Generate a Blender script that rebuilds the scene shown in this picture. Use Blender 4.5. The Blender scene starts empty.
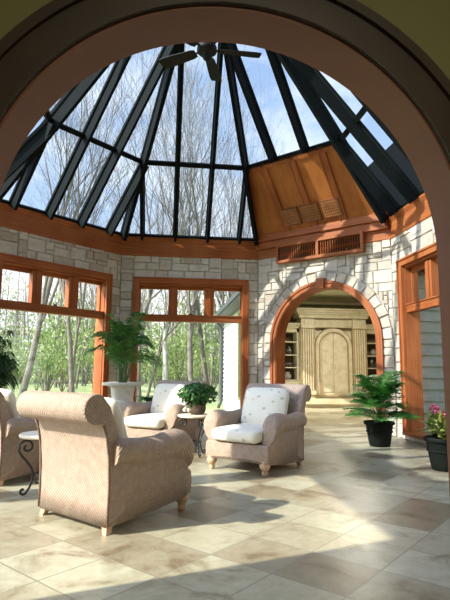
import bpy, bmesh, math, random
from mathutils import Vector, Matrix, Euler

PI = math.pi
V = Vector
scn = bpy.context.scene
COL = scn.collection
rnd = random.Random(7)

# ------------------------------------------------------------------ materials
def lin(c):
    return tuple(((x / 255) / 12.92 if x / 255 <= .04045 else ((x / 255 + .055) / 1.055) ** 2.4) for x in c)

class NT:
    def __init__(s, name):
        s.m = bpy.data.materials.new(name); s.m.use_nodes = True
        s.t = s.m.node_tree; s.n = s.t.nodes; s.n.clear()
        s.out = s.n.new('ShaderNodeOutputMaterial')
    def add(s, typ, **kw):
        n = s.n.new(typ)
        for k, v in kw.items():
            if k.startswith('i_'):
                key = k[2:]
                key = int(key) if key.isdigit() else key.replace('_', ' ')
                n.inputs[key].default_value = v
            else: setattr(n, k, v)
        return n
    def l(s, a, b): s.t.links.new(a, b)
    def bsdf(s, rough=.6, **kw):
        b = s.add('ShaderNodeBsdfPrincipled'); b.inputs['Roughness'].default_value = rough
        for k, v in kw.items(): b.inputs[k.replace('_', ' ')].default_value = v
        s.l(b.outputs[0], s.out.inputs[0]); s.b = b
        return b
    def ramp(s, fac, stops):
        r = s.add('ShaderNodeValToRGB'); e = r.color_ramp.elements
        while len(e) < len(stops): e.new(.5)
        for x, (p, c) in zip(e, stops):
            x.position = p; x.color = (*c, 1)
        s.l(fac, r.inputs[0]); return r.outputs[0]
    def bump(s, h, strength=.3, dist=.01):
        b = s.add('ShaderNodeBump'); b.inputs['Strength'].default_value = strength; b.inputs['Distance'].default_value = dist
        s.l(h, b.inputs['Height']); s.l(b.outputs[0], s.b.inputs['Normal'])
    def math(s, op, a, b=None, c=None):
        n = s.add('ShaderNodeMath', operation=op)
        for i, x in enumerate((a, b, c)):
            if x is None: continue
            if isinstance(x, (int, float)): n.inputs[i].default_value = x
            else: s.l(x, n.inputs[i])
        return n.outputs[0]
    def mix(s, f, a, b, mode='MIX'):
        n = s.add('ShaderNodeMix', data_type='RGBA', blend_type=mode)
        for i, x in ((0, f), (6, a), (7, b)):
            if isinstance(x, (int, float)): n.inputs[i].default_value = x
            elif isinstance(x, tuple): n.inputs[i].default_value = (*x, 1) if len(x) == 3 else x
            else: s.l(x, n.inputs[i])
        return n.outputs[2]

def plain(name, c, rough=.6, noise=.12, scale=8, bump=0, **kw):
    t = NT(name); t.bsdf(rough, **kw)
    co = t.add('ShaderNodeTexCoord')
    nz = t.add('ShaderNodeTexNoise', i_Scale=scale, i_Detail=4.0); t.l(co.outputs['Object'], nz.inputs['Vector'])
    a = tuple(x * (1 - noise) for x in c); b = tuple(min(1, x * (1 + noise)) for x in c)
    t.l(t.ramp(nz.outputs[0], [(.3, a), (.7, b)]), t.b.inputs['Base Color'])
    if bump: t.bump(nz.outputs[0], bump, .01)
    return t.m

def wood_mat(name, base, dark, light, rough=.5, su=1.2, sv=26):
    t = NT(name); t.bsdf(rough, Specular_IOR_Level=.18)
    co = t.add('ShaderNodeTexCoord')
    mp = t.add('ShaderNodeMapping'); mp.inputs['Scale'].default_value = (su, sv, sv); t.l(co.outputs['UV'], mp.inputs[0])
    nz = t.add('ShaderNodeTexNoise', i_Scale=1.0, i_Detail=5.0, i_Roughness=.6); t.l(mp.outputs[0], nz.inputs['Vector'])
    oi = t.add('ShaderNodeTexNoise', i_Scale=1.3); t.l(co.outputs['Object'], oi.inputs['Vector'])
    c1 = t.ramp(nz.outputs[0], [(.3, dark), (.52, base), (.75, light)])
    c2 = t.mix(.35, c1, t.ramp(oi.outputs[0], [(.35, dark), (.65, light)]))
    t.l(c2, t.b.inputs['Base Color']); t.bump(nz.outputs[0], .08, .005)
    return t.m

M = {}
M['wood'] = wood_mat('fir_wood', (.37, .106, .032), (.235, .058, .016), (.50, .175, .058))
M['panel_wood'] = wood_mat('panel_wood', (.40, .13, .030), (.29, .085, .018), (.50, .185, .05), su=2.5, sv=9)
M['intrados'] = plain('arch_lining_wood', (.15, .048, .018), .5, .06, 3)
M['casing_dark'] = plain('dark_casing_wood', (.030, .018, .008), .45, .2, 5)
M['olive'] = plain('olive_paint', (.150, .152, .052), .8, .05, 2)
M['metal'] = plain('dark_roof_metal', (.008, .010, .009), .7, .1, 6, Specular_IOR_Level=.08)
M['metal_cap'] = plain('grey_rafter_cap', (.022, .027, .024), .6, .1, 6, Specular_IOR_Level=.12)
M['iron'] = plain('wrought_iron', (.018, .016, .014), .5, .2, 20)
M['bronze'] = plain('fan_bronze', (.013, .008, .005), .6, .2, 6, Specular_IOR_Level=.25)
M['bronze_light'] = plain('register_bronze', (.20, .075, .025), .5, .2, 6); M['brass'] = plain('register_brass', (.40, .16, .055), .45, .2, 6)
M['urn'] = plain('urn_stone', (.80, .77, .68), .8, .12, 14, .25)
M['table_stone'] = plain('travertine_top', (.66, .58, .46), .35, .14, 12)
M['black_pot'] = plain('black_pot', (.008, .010, .007), .6, .3, 10, .1, Specular_IOR_Level=.12)
M['clay'] = plain('basket_pot', (.10, .07, .045), .8, .3, 30, .3)
M['soil'] = plain('soil', (.035, .024, .016), .95, .3, 30, .4)
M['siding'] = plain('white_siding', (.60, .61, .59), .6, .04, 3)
M['siding_shaded'] = plain('shaded_siding', (.27, .285, .27), .8, .15, 5, .2)  # darker copy of the house siding, its shade put into the colour
M['shingle'] = plain('roof_shingle', (.006, .007, .0065), .95, .35, 14, .3, Specular_IOR_Level=.1)
M['eave'] = plain('dark_eave', (.05, .055, .055), .6, .1, 4)
M['cream_wall'] = plain('cream_ceiling', (.66, .62, .46), .8, .04, 2)
M['bark'] = plain('grey_bark', (.15, .13, .11), .95, .3, 5, .4)
M['bark_pale'] = plain('pale_bark', (.34, .32, .285), .95, .3, 4, .3)
M['foot_wood'] = plain('turned_foot_wood', (.52, .34, .20), .5, .15, 10)
M['white_flower'] = plain('white_petal', (.85, .82, .75), .6, .05, 9)
M['pink_flower'] = plain('pink_petal', (.62, .12, .20), .6, .25, 30)
M['glassware'] = plain('dark_glaze', (.06, .05, .035), .25, .3, 9)
M['pewter'] = plain('grey_glaze', (.25, .24, .2), .3, .2, 9)

def leaf_mat(name, c1, c2, rough=.5, trans=.25):
    t = NT(name)
    b = t.add('ShaderNodeBsdfPrincipled'); b.inputs['Roughness'].default_value = rough
    tr = t.add('ShaderNodeBsdfTranslucent')
    at = t.add('ShaderNodeAttribute', attribute_name='tint')
    c = t.mix(at.outputs['Fac'], c1, c2)
    t.l(c, b.inputs['Base Color']); t.l(c, tr.inputs[0])
    mx = t.add('ShaderNodeMixShader'); mx.inputs[0].default_value = trans
    t.l(b.outputs[0], mx.inputs[1]); t.l(tr.outputs[0], mx.inputs[2]); t.l(mx.outputs[0], t.out.inputs[0])
    return t.m
M['palm'] = leaf_mat('palm_leaf', (.025, .10, .018), (.13, .32, .05))
M['palm_dark'] = leaf_mat('dark_palm_leaf', (.018, .055, .022), (.05, .13, .045))
M['fern'] = leaf_mat('fern_leaf', (.03, .14, .022), (.10, .36, .05))
M['bush'] = leaf_mat('bush_leaf', (.015, .065, .012), (.055, .19, .03))
M['croton'] = leaf_mat('croton_leaf', (.05, .09, .02), (.32, .34, .07))
M['spring'] = leaf_mat('spring_leaf', (.17, .25, .07), (.36, .44, .17), .7, .35)
M['stem_green'] = plain('green_stem', (.10, .17, .04), .6, .2, 12)

def glass_mat(name, tint, refl=.9, graze=.9):
    t = NT(name)
    tr = t.add('ShaderNodeBsdfTransparent'); tr.inputs[0].default_value = (*tint, 1)
    gl = t.add('ShaderNodeBsdfGlossy'); gl.inputs['Roughness'].default_value = .02; gl.inputs[0].default_value = (refl, refl, refl, 1)
    lw = t.add('ShaderNodeLayerWeight'); lw.inputs['Blend'].default_value = .5; mx = t.add('ShaderNodeMixShader')
    t.l(t.math('MULTIPLY_ADD', t.math('POWER', lw.outputs['Facing'], 5.0), graze, .035), mx.inputs[0]); t.l(tr.outputs[0], mx.inputs[1]); t.l(gl.outputs[0], mx.inputs[2]); t.l(mx.outputs[0], t.out.inputs[0])
    return t.m
M['glass'] = glass_mat('window_glass', (.97, .98, .97))
M['roof_glass'] = glass_mat('tinted_roof_glass', (.57, .64, .71), .3, .25)

def stone_mat():
    t = NT('ashlar_stone'); t.bsdf(.85)
    at = t.add('ShaderNodeAttribute', attribute_name='tint')
    co = t.add('ShaderNodeTexCoord')
    nz = t.add('ShaderNodeTexNoise', i_Scale=9.0, i_Detail=6.0, i_Roughness=.65); t.l(co.outputs['Object'], nz.inputs['Vector'])
    c = t.ramp(at.outputs['Fac'], [(0, (.50, .415, .32)), (.35, (.62, .535, .43)), (.7, (.69, .615, .51)), (1, (.62, .545, .47))])
    c2 = t.mix(.55, c, t.ramp(nz.outputs[0], [(.3, (.55, .55, .55)), (.7, (1.12, 1.1, 1.06))]), 'MULTIPLY')
    t.l(c2, t.b.inputs['Base Color']); t.bump(nz.outputs[0], .6, .03)
    return t.m
M['stone'] = stone_mat()
M['mortar'] = plain('mortar', (.42, .375, .31), .95, .1, 20, .2)

def tile_mat():
    t = NT('travertine_floor'); t.bsdf(.34)
    co = t.add('ShaderNodeTexCoord')
    mp = t.add('ShaderNodeMapping'); mp.inputs['Rotation'].default_value = (0, 0, math.radians(46)); mp.inputs['Location'].default_value = (.10, .07, 0)
    t.l(co.outputs['Object'], mp.inputs[0])
    br = t.add('ShaderNodeTexBrick', offset=0.0, squash=1.0)
    for k, v in dict(Scale=1.0, Brick_Width=.44, Row_Height=.44, Mortar_Size=.006, Mortar_Smooth=.3, Bias=0.0).items(): br.inputs[k.replace('_', ' ')].default_value = v
    br.inputs['Color1'].default_value = (0, 0, 0, 1); br.inputs['Color2'].default_value = (1, 1, 1, 1); br.inputs['Mortar'].default_value = (.5, .5, .5, 1)
    t.l(mp.outputs[0], br.inputs['Vector'])
    nz = t.add('ShaderNodeTexNoise', i_Scale=3.2, i_Detail=8.0, i_Roughness=.62, i_Distortion=.7); t.l(co.outputs['Object'], nz.inputs['Vector'])
    nz2 = t.add('ShaderNodeTexNoise', i_Scale=14.0, i_Detail=6.0, i_Roughness=.7, i_Distortion=.4); t.l(co.outputs['Object'], nz2.inputs['Vector'])
    base = t.ramp(br.outputs['Color'], [(0, (.235, .19, .125)), (.3, (.34, .31, .225)), (.65, (.41, .39, .29)), (1, (.45, .44, .335))])
    vein = t.ramp(nz.outputs[0], [(.34, (.52, .43, .34)), (.45, (.88, .84, .78)), (.56, (1.04, 1.03, 1.0)), (.7, (.86, .85, .80))])
    c = t.mix(1.0, base, vein, 'MULTIPLY')
    c = t.mix(.6, c, t.ramp(nz2.outputs[0], [(.3, (.75, .7, .64)), (.6, (1.05, 1.05, 1.05))]), 'MULTIPLY')
    c = t.mix(br.outputs['Fac'], c, (.25, .225, .17))
    t.l(c, t.b.inputs['Base Color'])
    rr = t.math('MULTIPLY_ADD', nz2.outputs[0], .25, .22); t.l(rr, t.b.inputs['Roughness'])
    t.bump(t.math('SUBTRACT', 1.0, br.outputs['Fac']), .25, .004)
    return t.m
M['tile'] = tile_mat()

def wicker_mat(name, dark, mid, light):
    t = NT(name); t.bsdf(.75)
    co = t.add('ShaderNodeTexCoord'); sp = t.add('ShaderNodeSeparateXYZ'); t.l(co.outputs['UV'], sp.inputs[0])
    u, v = sp.outputs[0], sp.outputs[1]
    zig = t.math('PINGPONG', u, .40)
    w = t.math('ADD', v, t.math('MULTIPLY', zig, 1.0))
    s1 = t.math('SINE', t.math('MULTIPLY', w, 2 * PI / .028))
    s2 = t.math('SINE', t.math('MULTIPLY', u, 2 * PI / .010))
    h = t.math('ADD', t.math('MULTIPLY', s1, .5), t.math('MULTIPLY', s2, .18))
    nz = t.add('ShaderNodeTexNoise', i_Scale=22.0, i_Detail=5.0); t.l(co.outputs['Object'], nz.inputs['Vector'])
    f = t.math('ADD', t.math('MULTIPLY_ADD', h, .30, .2), t.math('MULTIPLY', nz.outputs[0], .6))
    t.l(t.ramp(f, [(.12, dark), (.5, mid), (.9, light)]), t.b.inputs['Base Color'])
    t.bump(h, .5, .006)
    return t.m
M['wicker'] = wicker_mat('woven_wicker', (.215, .14, .098), (.345, .25, .185), (.48, .375, .295))

M['braid'] = plain('dark_wicker_braid', (.20, .13, .09), .8, .2, 40)
def cushion_mat():
    t = NT('leaf_print_cushion'); t.bsdf(.85)
    co = t.add('ShaderNodeTexCoord')
    mp = t.add('ShaderNodeMapping'); mp.inputs['Scale'].default_value = (9.0, 13.0, 11.0); mp.inputs['Rotation'].default_value = (0.2, 0.3, .5)
    t.l(co.outputs['Object'], mp.inputs[0])
    vo = t.add('ShaderNodeTexVoronoi', i_Scale=1.0, i_Randomness=.55); t.l(mp.outputs[0], vo.inputs['Vector'])
    nz = t.add('ShaderNodeTexNoise', i_Scale=26.0, i_Detail=2.0); t.l(co.outputs['Object'], nz.inputs['Vector'])
    d = t.math('ADD', vo.outputs['Distance'], t.math('MULTIPLY_ADD', nz.outputs[0], .3, -.15))
    c = t.ramp(d, [(.14, (.50, .50, .38)), (.20, (.62, .58, .46)), (.27, (.80, .73, .60))])
    t.l(c, t.b.inputs['Base Color'])
    return t.m
M['cushion'] = cushion_mat()

def cabinet_mat():
    t = NT('antiqued_cream_paint'); t.bsdf(.5)
    co = t.add('ShaderNodeTexCoord')
    nz = t.add('ShaderNodeTexNoise', i_Scale=4.0, i_Detail=6.0, i_Roughness=.7); t.l(co.outputs['Object'], nz.inputs['Vector'])
    t.l(t.ramp(nz.outputs[0], [(.3, (.42, .35, .21)), (.5, (.55, .48, .33)), (.75, (.64, .58, .42))]), t.b.inputs['Base Color'])
    return t.m
M['cream_paint'] = cabinet_mat()
M['cream_glaze'] = plain('brown_antique_glaze', (.30, .215, .10), .5, .25, 6)
M['niche'] = plain('dark_niche', (.11, .075, .04), .7, .15, 4)

def ground_mat():
    t = NT('spring_grass'); t.bsdf(.95)
    co = t.add('ShaderNodeTexCoord')
    nz = t.add('ShaderNodeTexNoise', i_Scale=.6, i_Detail=8.0, i_Roughness=.7); t.l(co.outputs['Object'], nz.inputs['Vector'])
    t.l(t.ramp(nz.outputs[0], [(.3, (.20, .26, .09)), (.5, (.32, .40, .15)), (.7, (.50, .50, .28))]), t.b.inputs['Base Color'])
    t.bump(nz.outputs[0], .6, .2)
    return t.m
M['ground'] = ground_mat()

# ------------------------------------------------------------------ mesh builder
class MB:
    def __init__(s): s.v = []; s.f = []; s.uv = []; s.tint = []; s.mi = []; s.sm = []
    def face(s, pts, uvs=None, tint=.5, mi=0, smooth=False):
        b = len(s.v); s.v.extend(V(p) for p in pts); s.f.append(tuple(range(b, b + len(pts))))
        s.uv.append(uvs if uvs else [(0, 0)] * len(pts)); s.tint.append(tint); s.mi.append(mi); s.sm.append(smooth)
    def box(s, c, size, rot=None, tint=.5, mi=0, mat=None):
        hx, hy, hz = (x / 2 for x in size); c = V(c)
        P = [V((x, y, z)) for x in (-hx, hx) for y in (-hy, hy) for z in (-hz, hz)]
        L = max(range(3), key=lambda i: size[i])
        R = mat if mat is not None else (rot.to_matrix() if isinstance(rot, Euler) else rot)
        off = rnd.random() * 7
        for q in ((0, 1, 3, 2), (4, 6, 7, 5), (0, 4, 5, 1), (2, 3, 7, 6), (0, 2, 6, 4), (1, 5, 7, 3)):
            pts = [P[i] for i in q]
            n = (pts[1] - pts[0]).cross(pts[2] - pts[0]); k = max(range(3), key=lambda i: abs(n[i]))
            ax = [i for i in range(3) if i != k]
            if L in ax: ax = [L] + [i for i in ax if i != L]
            uvs = [(p[ax[0]] + off, p[ax[1]] + off) for p in pts]
            s.face([(R @ p if R else p) + c for p in pts], uvs, tint, mi)
        return s
    def prism(s, poly, d0, d1, axis=1, tint=.5, mi=0, uvflip=False):
        """poly in the two other axes, extruded along axis from d0 to d1"""
        def pt(a, b, d):
            return (d, a, b) if axis == 0 else ((a, d, b) if axis == 1 else (a, b, d))
        n = len(poly); uv = lambda a, b: (b, a) if uvflip else (a, b)
        s.face([pt(a, b, d0) for a, b in poly], [uv(a, b) for a, b in poly], tint, mi)
        s.face([pt(a, b, d1) for a, b in reversed(poly)], [uv(a, b) for a, b in reversed(poly)], tint, mi)
        for i in range(n):
            (a, b), (c, d) = poly[i], poly[(i + 1) % n]
            L = math.hypot(c - a, d - b)
            s.face([pt(a, b, d0), pt(a, b, d1), pt(c, d, d1), pt(c, d, d0)], [(0, d0), (0, d1), (L, d1), (L, d0)], tint, mi)
        return s
    def loft(s, rings, cap=True, closed=True, smooth=True, tint=.5, mi=0):
        b = len(s.v); n = len(rings[0])
        for r in rings: s.v.extend(V(p) for p in r)
        acc = 0; ul = [0]
        for i in range(1, len(rings)):
            acc += (V(rings[i][0]) - V(rings[i - 1][0])).length; ul.append(acc)
        per = [0]
        mid = rings[len(rings) // 2]
        for j in range(n): per.append(per[-1] + (V(mid[(j + 1) % n]) - V(mid[j])).length)
        for i in range(len(rings) - 1):
            for j in range(n if closed else n - 1):
                k = (j + 1) % n
                s.f.append((b + i * n + j, b + i * n + k, b + (i + 1) * n + k, b + (i + 1) * n + j))
                s.uv.append([(ul[i], per[j]), (ul[i], per[j + 1]), (ul[i + 1], per[j + 1]), (ul[i + 1], per[j])])
                s.tint.append(tint); s.mi.append(mi); s.sm.append(smooth)
        if cap:
            for r, rev in ((rings[0], True), (rings[-1], False)):
                o = 0 if rev else (len(rings) - 1) * n
                idx = [b + o + j for j in range(n)]
                if rev: idx.reverse()
                s.f.append(tuple(idx))
                c = sum((V(p) for p in r), V()) / n
                ex = max(r, key=lambda p: (V(p) - c).length); ax = (V(ex) - c).normalized()
                nn = (V(r[1]) - V(r[0])).cross(V(r[n // 3]) - V(r[0]))
                ay = nn.normalized().cross(ax) if nn.length > 1e-9 else V((0, 0, 1))
                pr = [V(s.v[i]) - c for i in idx]
                s.uv.append([(p.dot(ax), p.dot(ay)) for p in pr]); s.tint.append(tint); s.mi.append(mi); s.sm.append(False)
        return s
    def lathe(s, prof, c=(0, 0, 0), n=20, tint=.5, mi=0, smooth=True, cap=True, rot=None):
        rings = []
        for r, z in prof:
            ring = [V((r * math.cos(2 * PI * j / n), r * math.sin(2 * PI * j / n), z)) for j in range(n)]
            if rot: ring = [rot @ p for p in ring]
            rings.append([p + V(c) for p in ring])
        return s.loft(rings, cap=cap, smooth=smooth, tint=tint, mi=mi)
    def tube(s, pts, rad, n=6, tint=.5, mi=0, cap=True, smooth=True):
        pts = [V(p) for p in pts]; rings = []; up = None
        for i, p in enumerate(pts):
            d = (pts[min(i + 1, len(pts) - 1)] - pts[max(i - 1, 0)])
            if d.length < 1e-9: d = V((0, 0, 1))
            d.normalize()
            if up is None:
                up = V((0, 0, 1)) if abs(d.z) < .9 else V((1, 0, 0))
            a = d.cross(up)
            if a.length < 1e-6: a = d.cross(V((0, 1, 0)))
            a.normalize(); b = a.cross(d); up = b
            r = rad[i] if isinstance(rad, (list, tuple)) else rad
            rings.append([p + (a * math.cos(2 * PI * j / n) + b * math.sin(2 * PI * j / n)) * r for j in range(n)])
        return s.loft(rings, cap=cap, smooth=smooth, tint=tint, mi=mi)
    def superq(s, c, size, e1=.4, e2=.3, n=36, m=18, rot=None, sag=0, tint=.5, mi=0):
        f = lambda x, e: math.copysign(abs(x) ** e, x)
        rings = []
        for i in range(m + 1):
            a = -PI / 2 + PI * i / m; a = max(-PI / 2 + .02, min(PI / 2 - .02, a))
            ring = []
            for j in range(n):
                b = 2 * PI * j / n
                x = f(math.cos(a), e1) * f(math.cos(b), e2); y = f(math.cos(a), e1) * f(math.sin(b), e2); z = f(math.sin(a), e1)
                z *= 1 - sag * max(abs(x), abs(y)) ** 2.5
                p = V((x * size[0] / 2, y * size[1] / 2, z * size[2] / 2))
                ring.append((rot @ p if rot else p) + V(c))
            rings.append(ring)
        return s.loft(rings, tint=tint, mi=mi)
    def boxuv(s):
        for i, f in enumerate(s.f):
            p = [s.v[k] for k in f]
            if len(p) < 3: continue
            n = (p[1] - p[0]).cross(p[2] - p[0])
            if n.length < 1e-10 and len(p) > 3: n = (p[2] - p[1]).cross(p[3] - p[1])
            k = max(range(3), key=lambda a: abs(n[a]))
            s.uv[i] = [((q[1], q[2]) if k == 0 else ((q[0], q[2]) if k == 1 else (q[0], q[1]))) for q in p]
        return s
    def mesh(s, name, mats):
        me = bpy.data.meshes.new(name)
        me.from_pydata([tuple(v) for v in s.v], [], s.f)
        for m in (mats if isinstance(mats, (list, tuple)) else [mats]): me.materials.append(m)
        uv = me.uv_layers.new(name='UVMap'); at = me.attributes.new('tint', 'FLOAT', 'FACE')
        flat = [c for u in s.uv for p in u for c in p]
        uv.data.foreach_set('uv', flat)
        at.data.foreach_set('value', s.tint)
        me.polygons.foreach_set('material_index', s.mi); me.polygons.foreach_set('use_smooth', s.sm)
        me.update()
        bm = bmesh.new(); bm.from_mesh(me); bmesh.ops.recalc_face_normals(bm, faces=bm.faces); bm.to_mesh(me); bm.free()
        return me

def obj(name, mb, mats, parent=None, loc=(0, 0, 0), rot=(0, 0, 0), bevel=0, subsurf=0):
    me = mb.mesh(name, mats) if isinstance(mb, MB) else mb
    o = bpy.data.objects.new(name, me); COL.objects.link(o)
    o.location = loc; o.rotation_euler = rot
    if parent is not None: o.parent = parent
    if bevel:
        b = o.modifiers.new('bevel', 'BEVEL'); b.width = bevel; b.segments = 2; b.limit_method = 'ANGLE'; b.angle_limit = math.radians(40)
    if subsurf:
        b = o.modifiers.new('sub', 'SUBSURF'); b.levels = subsurf; b.render_levels = subsurf
    return o
def tag(o, label=None, cat=None, group=None, kind=None):
    if label: o['label'] = label
    if cat: o['category'] = cat
    if group: o['group'] = group
    if kind: o['kind'] = kind
    return o
def empty(name, loc=(0, 0, 0), rz=0):
    o = bpy.data.objects.new(name, None); COL.objects.link(o); o.location = loc; o.rotation_euler = (0, 0, rz); o.empty_display_size = .1
    return o
def struct(o, label=None, cat=None): return tag(o, label, cat, kind='structure')
def copy_tree(o, parent=None):
    c = o.copy(); COL.objects.link(c); c.parent = parent
    for ch in [x for x in bpy.data.objects if x.parent == o]: copy_tree(ch, c)
    return c

# ------------------------------------------------------------------ room layout (metres, room frame)
AP = 3.5035                     # distance of the five octagon walls from the hub
HW = 1.4511                     # half width of an octagon wall
FRONT = -5.20                   # inner face of the wall with the arch the photographer stands behind
ZB, ZT = 3.45, 3.877            # cornice bottom / top
ZAP = 8.035                     # hub of the roof
RIN = .9916
WT = .28                        # wall thickness

def wall_matrix(ang):
    a = math.radians(ang)
    return V((AP * math.sin(a), AP * math.cos(a), 0)), (0, 0, -a)
def on_wall(ang, s, d, z):      # d = distance into the room
    a = math.radians(ang); n = V((math.sin(a), math.cos(a), 0)); e = V((math.cos(a), -math.sin(a), 0))
    p = n * (AP - d) + e * s; p.z = z
    return p

def ashlar(mb, s0, s1, z0, z1, holes=(), arch=None, seed=1, t=.022):
    r = random.Random(seed); mw, mh = .088, .078
    nx = max(1, round((s1 - s0) / mw)); nz = max(1, round((z1 - z0) / mh)); mw = (s1 - s0) / nx; mh = (z1 - z0) / nz
    used = [[False] * nx for _ in range(nz)]
    def blocked(i, j):
        x = s0 + (i + .5) * mw; z = z0 + (j + .5) * mh
        if any(a < x < b and c < z < d for a, b, c, d in holes): return True
        if arch:
            ca, za, ra = arch
            if abs(x - ca) < ra and (z < za or math.hypot(x - ca, z - za) < ra - .02): return True
        return False
    for j in range(nz):
        for i in range(nx):
            if blocked(i, j): used[j][i] = True
    def full(j): return j
    for j in range(nz):
        for i in range(nx):
            if used[j][i]: continue
            w = r.choice((2, 3, 3, 4, 4, 5)); h = r.choice((1, 2, 2, 2, 3, 3))
            if w >= 5: h = min(h, 2)
            k = 0
            while k < w and i + k < nx and not used[j][i + k]: k += 1
            w = k
            k = 1
            while k < h and j + k < nz and all(not used[j + k][i + q] for q in range(w)): k += 1
            h = k
            for b in range(h):
                for a in range(w): used[j + b][i + a] = True
            x0, x1, y0, y1 = s0 + i * mw, s0 + (i + w) * mw, z0 + j * mh, z0 + (j + h) * mh
            for (a, b, c, d) in holes:
                ox = min(x1, b) - max(x0, a); oz = min(y1, d) - max(y0, c)
                if ox > 0 and oz > 0:
                    if ox <= oz:
                        if x0 < a: x1 = a
                        else: x0 = b
                    else:
                        if y0 < c: y1 = c
                        else: y0 = d
            g = .006
            poly = [(x0 + g, y0 + g), (x1 - g, y0 + g), (x1 - g, y1 - g), (x0 + g, y1 - g)]
            if arch:
                ca, za, ra = arch
                cx, cz = (x0 + x1) / 2 - ca, (y0 + y1) / 2 - za
                if cz > -.1:
                    L = math.hypot(cx, max(cz, 0)); nxx, nzz = cx / L, max(cz, 0) / L
                    out = []
                    for q in range(len(poly)):
                        p, p2 = poly[q], poly[(q + 1) % len(poly)]
                        f = lambda p: (p[0] - ca) * nxx + (p[1] - za) * nzz - ra - g
                        a, b = f(p), f(p2)
                        if a >= 0: out.append(p)
                        if (a >= 0) != (b >= 0):
                            u = a / (a - b); out.append((p[0] + (p2[0] - p[0]) * u, p[1] + (p2[1] - p[1]) * u))
                    poly = out
                else:
                    if cx < 0: poly = [(min(a, ca - ra - g), b) for a, b in poly]
                    else: poly = [(max(a, ca + ra + g), b) for a, b in poly]
            if len(poly) >= 3: stone(mb, poly, t * r.uniform(.6, 1.5), r)
def stone(mb, poly, t, r):
    cx = sum(p[0] for p in poly) / len(poly); cz = sum(p[1] for p in poly) / len(poly)
    ins = .012; tint = r.random()
    jit = [(a + r.uniform(-.003, .003), b + r.uniform(-.003, .003)) for a, b in poly]
    def sh(p, k):
        dx, dz = p[0] - cx, p[1] - cz; L = math.hypot(dx, dz) or 1
        return (p[0] - dx / L * k, p[1] - dz / L * k)
    if (max(p[0] for p in poly) - min(p[0] for p in poly)) < .03 or (max(p[1] for p in poly) - min(p[1] for p in poly)) < .03: return
    mid = [sh(p, ins * .3) for p in jit]; top = [sh(p, ins * 1.4) for p in jit]
    tl = [r.uniform(-.006, .006) for _ in top]
    n = len(poly)
    A = [(a, 0.004, b) for a, b in jit]; B = [(a, -t * .65, b) for a, b in mid]; C = [(a, -t + tl[i], b) for i, (a, b) in enumerate(top)]
    for i in range(n):
        k = (i + 1) % n
        mb.face([A[i], A[k], B[k], B[i]], tint=tint); mb.face([B[i], B[k], C[k], C[i]], tint=tint)
    mb.face(C, tint=tint)

WIN = (-1.2, 1.2, .10, 3.0)     # outer casing rectangle of every garden window
def stone_wall(name, ang, s0, s1, windows, label, seed, arch=None, ext=.11, head=None):
    loc, rot = wall_matrix(ang)
    slab = MB(); holes = []
    for w in windows:
        holes.append((w - 1.16, w + 1.16, .12, (head or 2.96)))
    xs = sorted({s0 - ext, s1 + ext} | {h[0] for h in holes} | {h[1] for h in holes})
    if arch:
        ca, za, ra = arch
        n = 28
        for a, b in ((s0 - ext, ca - ra), (ca + ra, s1 + ext)):
            slab.box(((a + b) / 2, WT / 2, ZT / 2), (b - a, WT, ZT))
        for i in range(n):
            a0, a1 = PI - PI * i / n, PI - PI * (i + 1) / n
            x0, x1 = ca + ra * math.cos(a0), ca + ra * math.cos(a1); zz0, zz1 = za + ra * math.sin(a0), za + ra * math.sin(a1)
            slab.prism([(x0, zz0), (x1, zz1), (x1, ZT), (x0, ZT)], 0, WT)
    else:
        for a, b in zip(xs[:-1], xs[1:]):
            h = next((h for h in holes if abs(h[0] - a) < 1e-6), None)
            if h:
                slab.box(((a + b) / 2, WT / 2, h[2] / 2), (b - a, WT, h[2])); slab.box(((a + b) / 2, WT / 2, (h[3] + ZT) / 2), (b - a, WT, ZT - h[3]))
            else: slab.box(((a + b) / 2, WT / 2, ZT / 2), (b - a, WT, ZT))
    w = obj(name, slab, M['mortar'], loc=loc, rot=rot); struct(w, label, 'wall')
    st = MB()
    ashlar(st, s0 + .008, s1 - .008, 0, ZB + .02, holes, (arch[0], arch[1], 1.37) if arch else None, seed)
    if arch:
        r = random.Random(5); ca, za, ra = arch; n = 19
        for i in range(n):
            a0, a1 = PI * i / n, PI * (i + 1) / n; r0, r1 = 1.165, 1.36 + r.uniform(-.03, .015)
            g = .007
            poly = []
            for aa, rr in ((a0, r0), (a1, r0), (a1, r1), (a0, r1)):
                aa2 = aa + (g / rr if aa == a0 else -g / rr)
                poly.append((ca + rr * math.cos(aa2), za + rr * math.sin(aa2)))
            stone(st, poly, .026 * r.uniform(.8, 1.3), r)
        for sgn in (-1, 1):
            z = 0
            while z < za - .05:
                h = r.choice((.14, .18, .22, .26)); h = min(h, za - z)
                if za - z - h < .1: h = za - z
                w2 = 1.37 - r.uniform(0, .03)
                x0, x1 = ca + sgn * 1.165, ca + sgn * w2
                x0, x1 = min(x0, x1), max(x0, x1)
                stone(st, [(x0, z + .006), (x1, z + .006), (x1, z + h - .006), (x0, z + h - .006)], .026, r); z += h
    o = obj('stone_facing', st, M['stone'], w)
    return w

DOOR = (.06, 1.66, 1.065)       # arch to the far room: centre, springing height, clear radius
stone_wall('wall_back', 0, -HW, HW, [0.03], 'pale ashlar stone wall facing the camera around the middle garden window', 11)
stone_wall('wall_back_left', -45, -HW, HW, [0.0], 'shaded stone wall on the left around the big window behind the palm', 12)
stone_wall('wall_back_right', 45, -HW, HW, [], 'sunlit stone wall around the wooden arched doorway', 13, arch=DOOR)
stone_wall('wall_right', 90, -HW, -FRONT, [0.03, 3.6], 'stone wall on the right beside the potted plants', 14)
stone_wall('wall_left', -90, FRONT, HW, [-3.98, -1.5], 'stone wall of the glazed side the sun comes from', 15, head=3.40)

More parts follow.
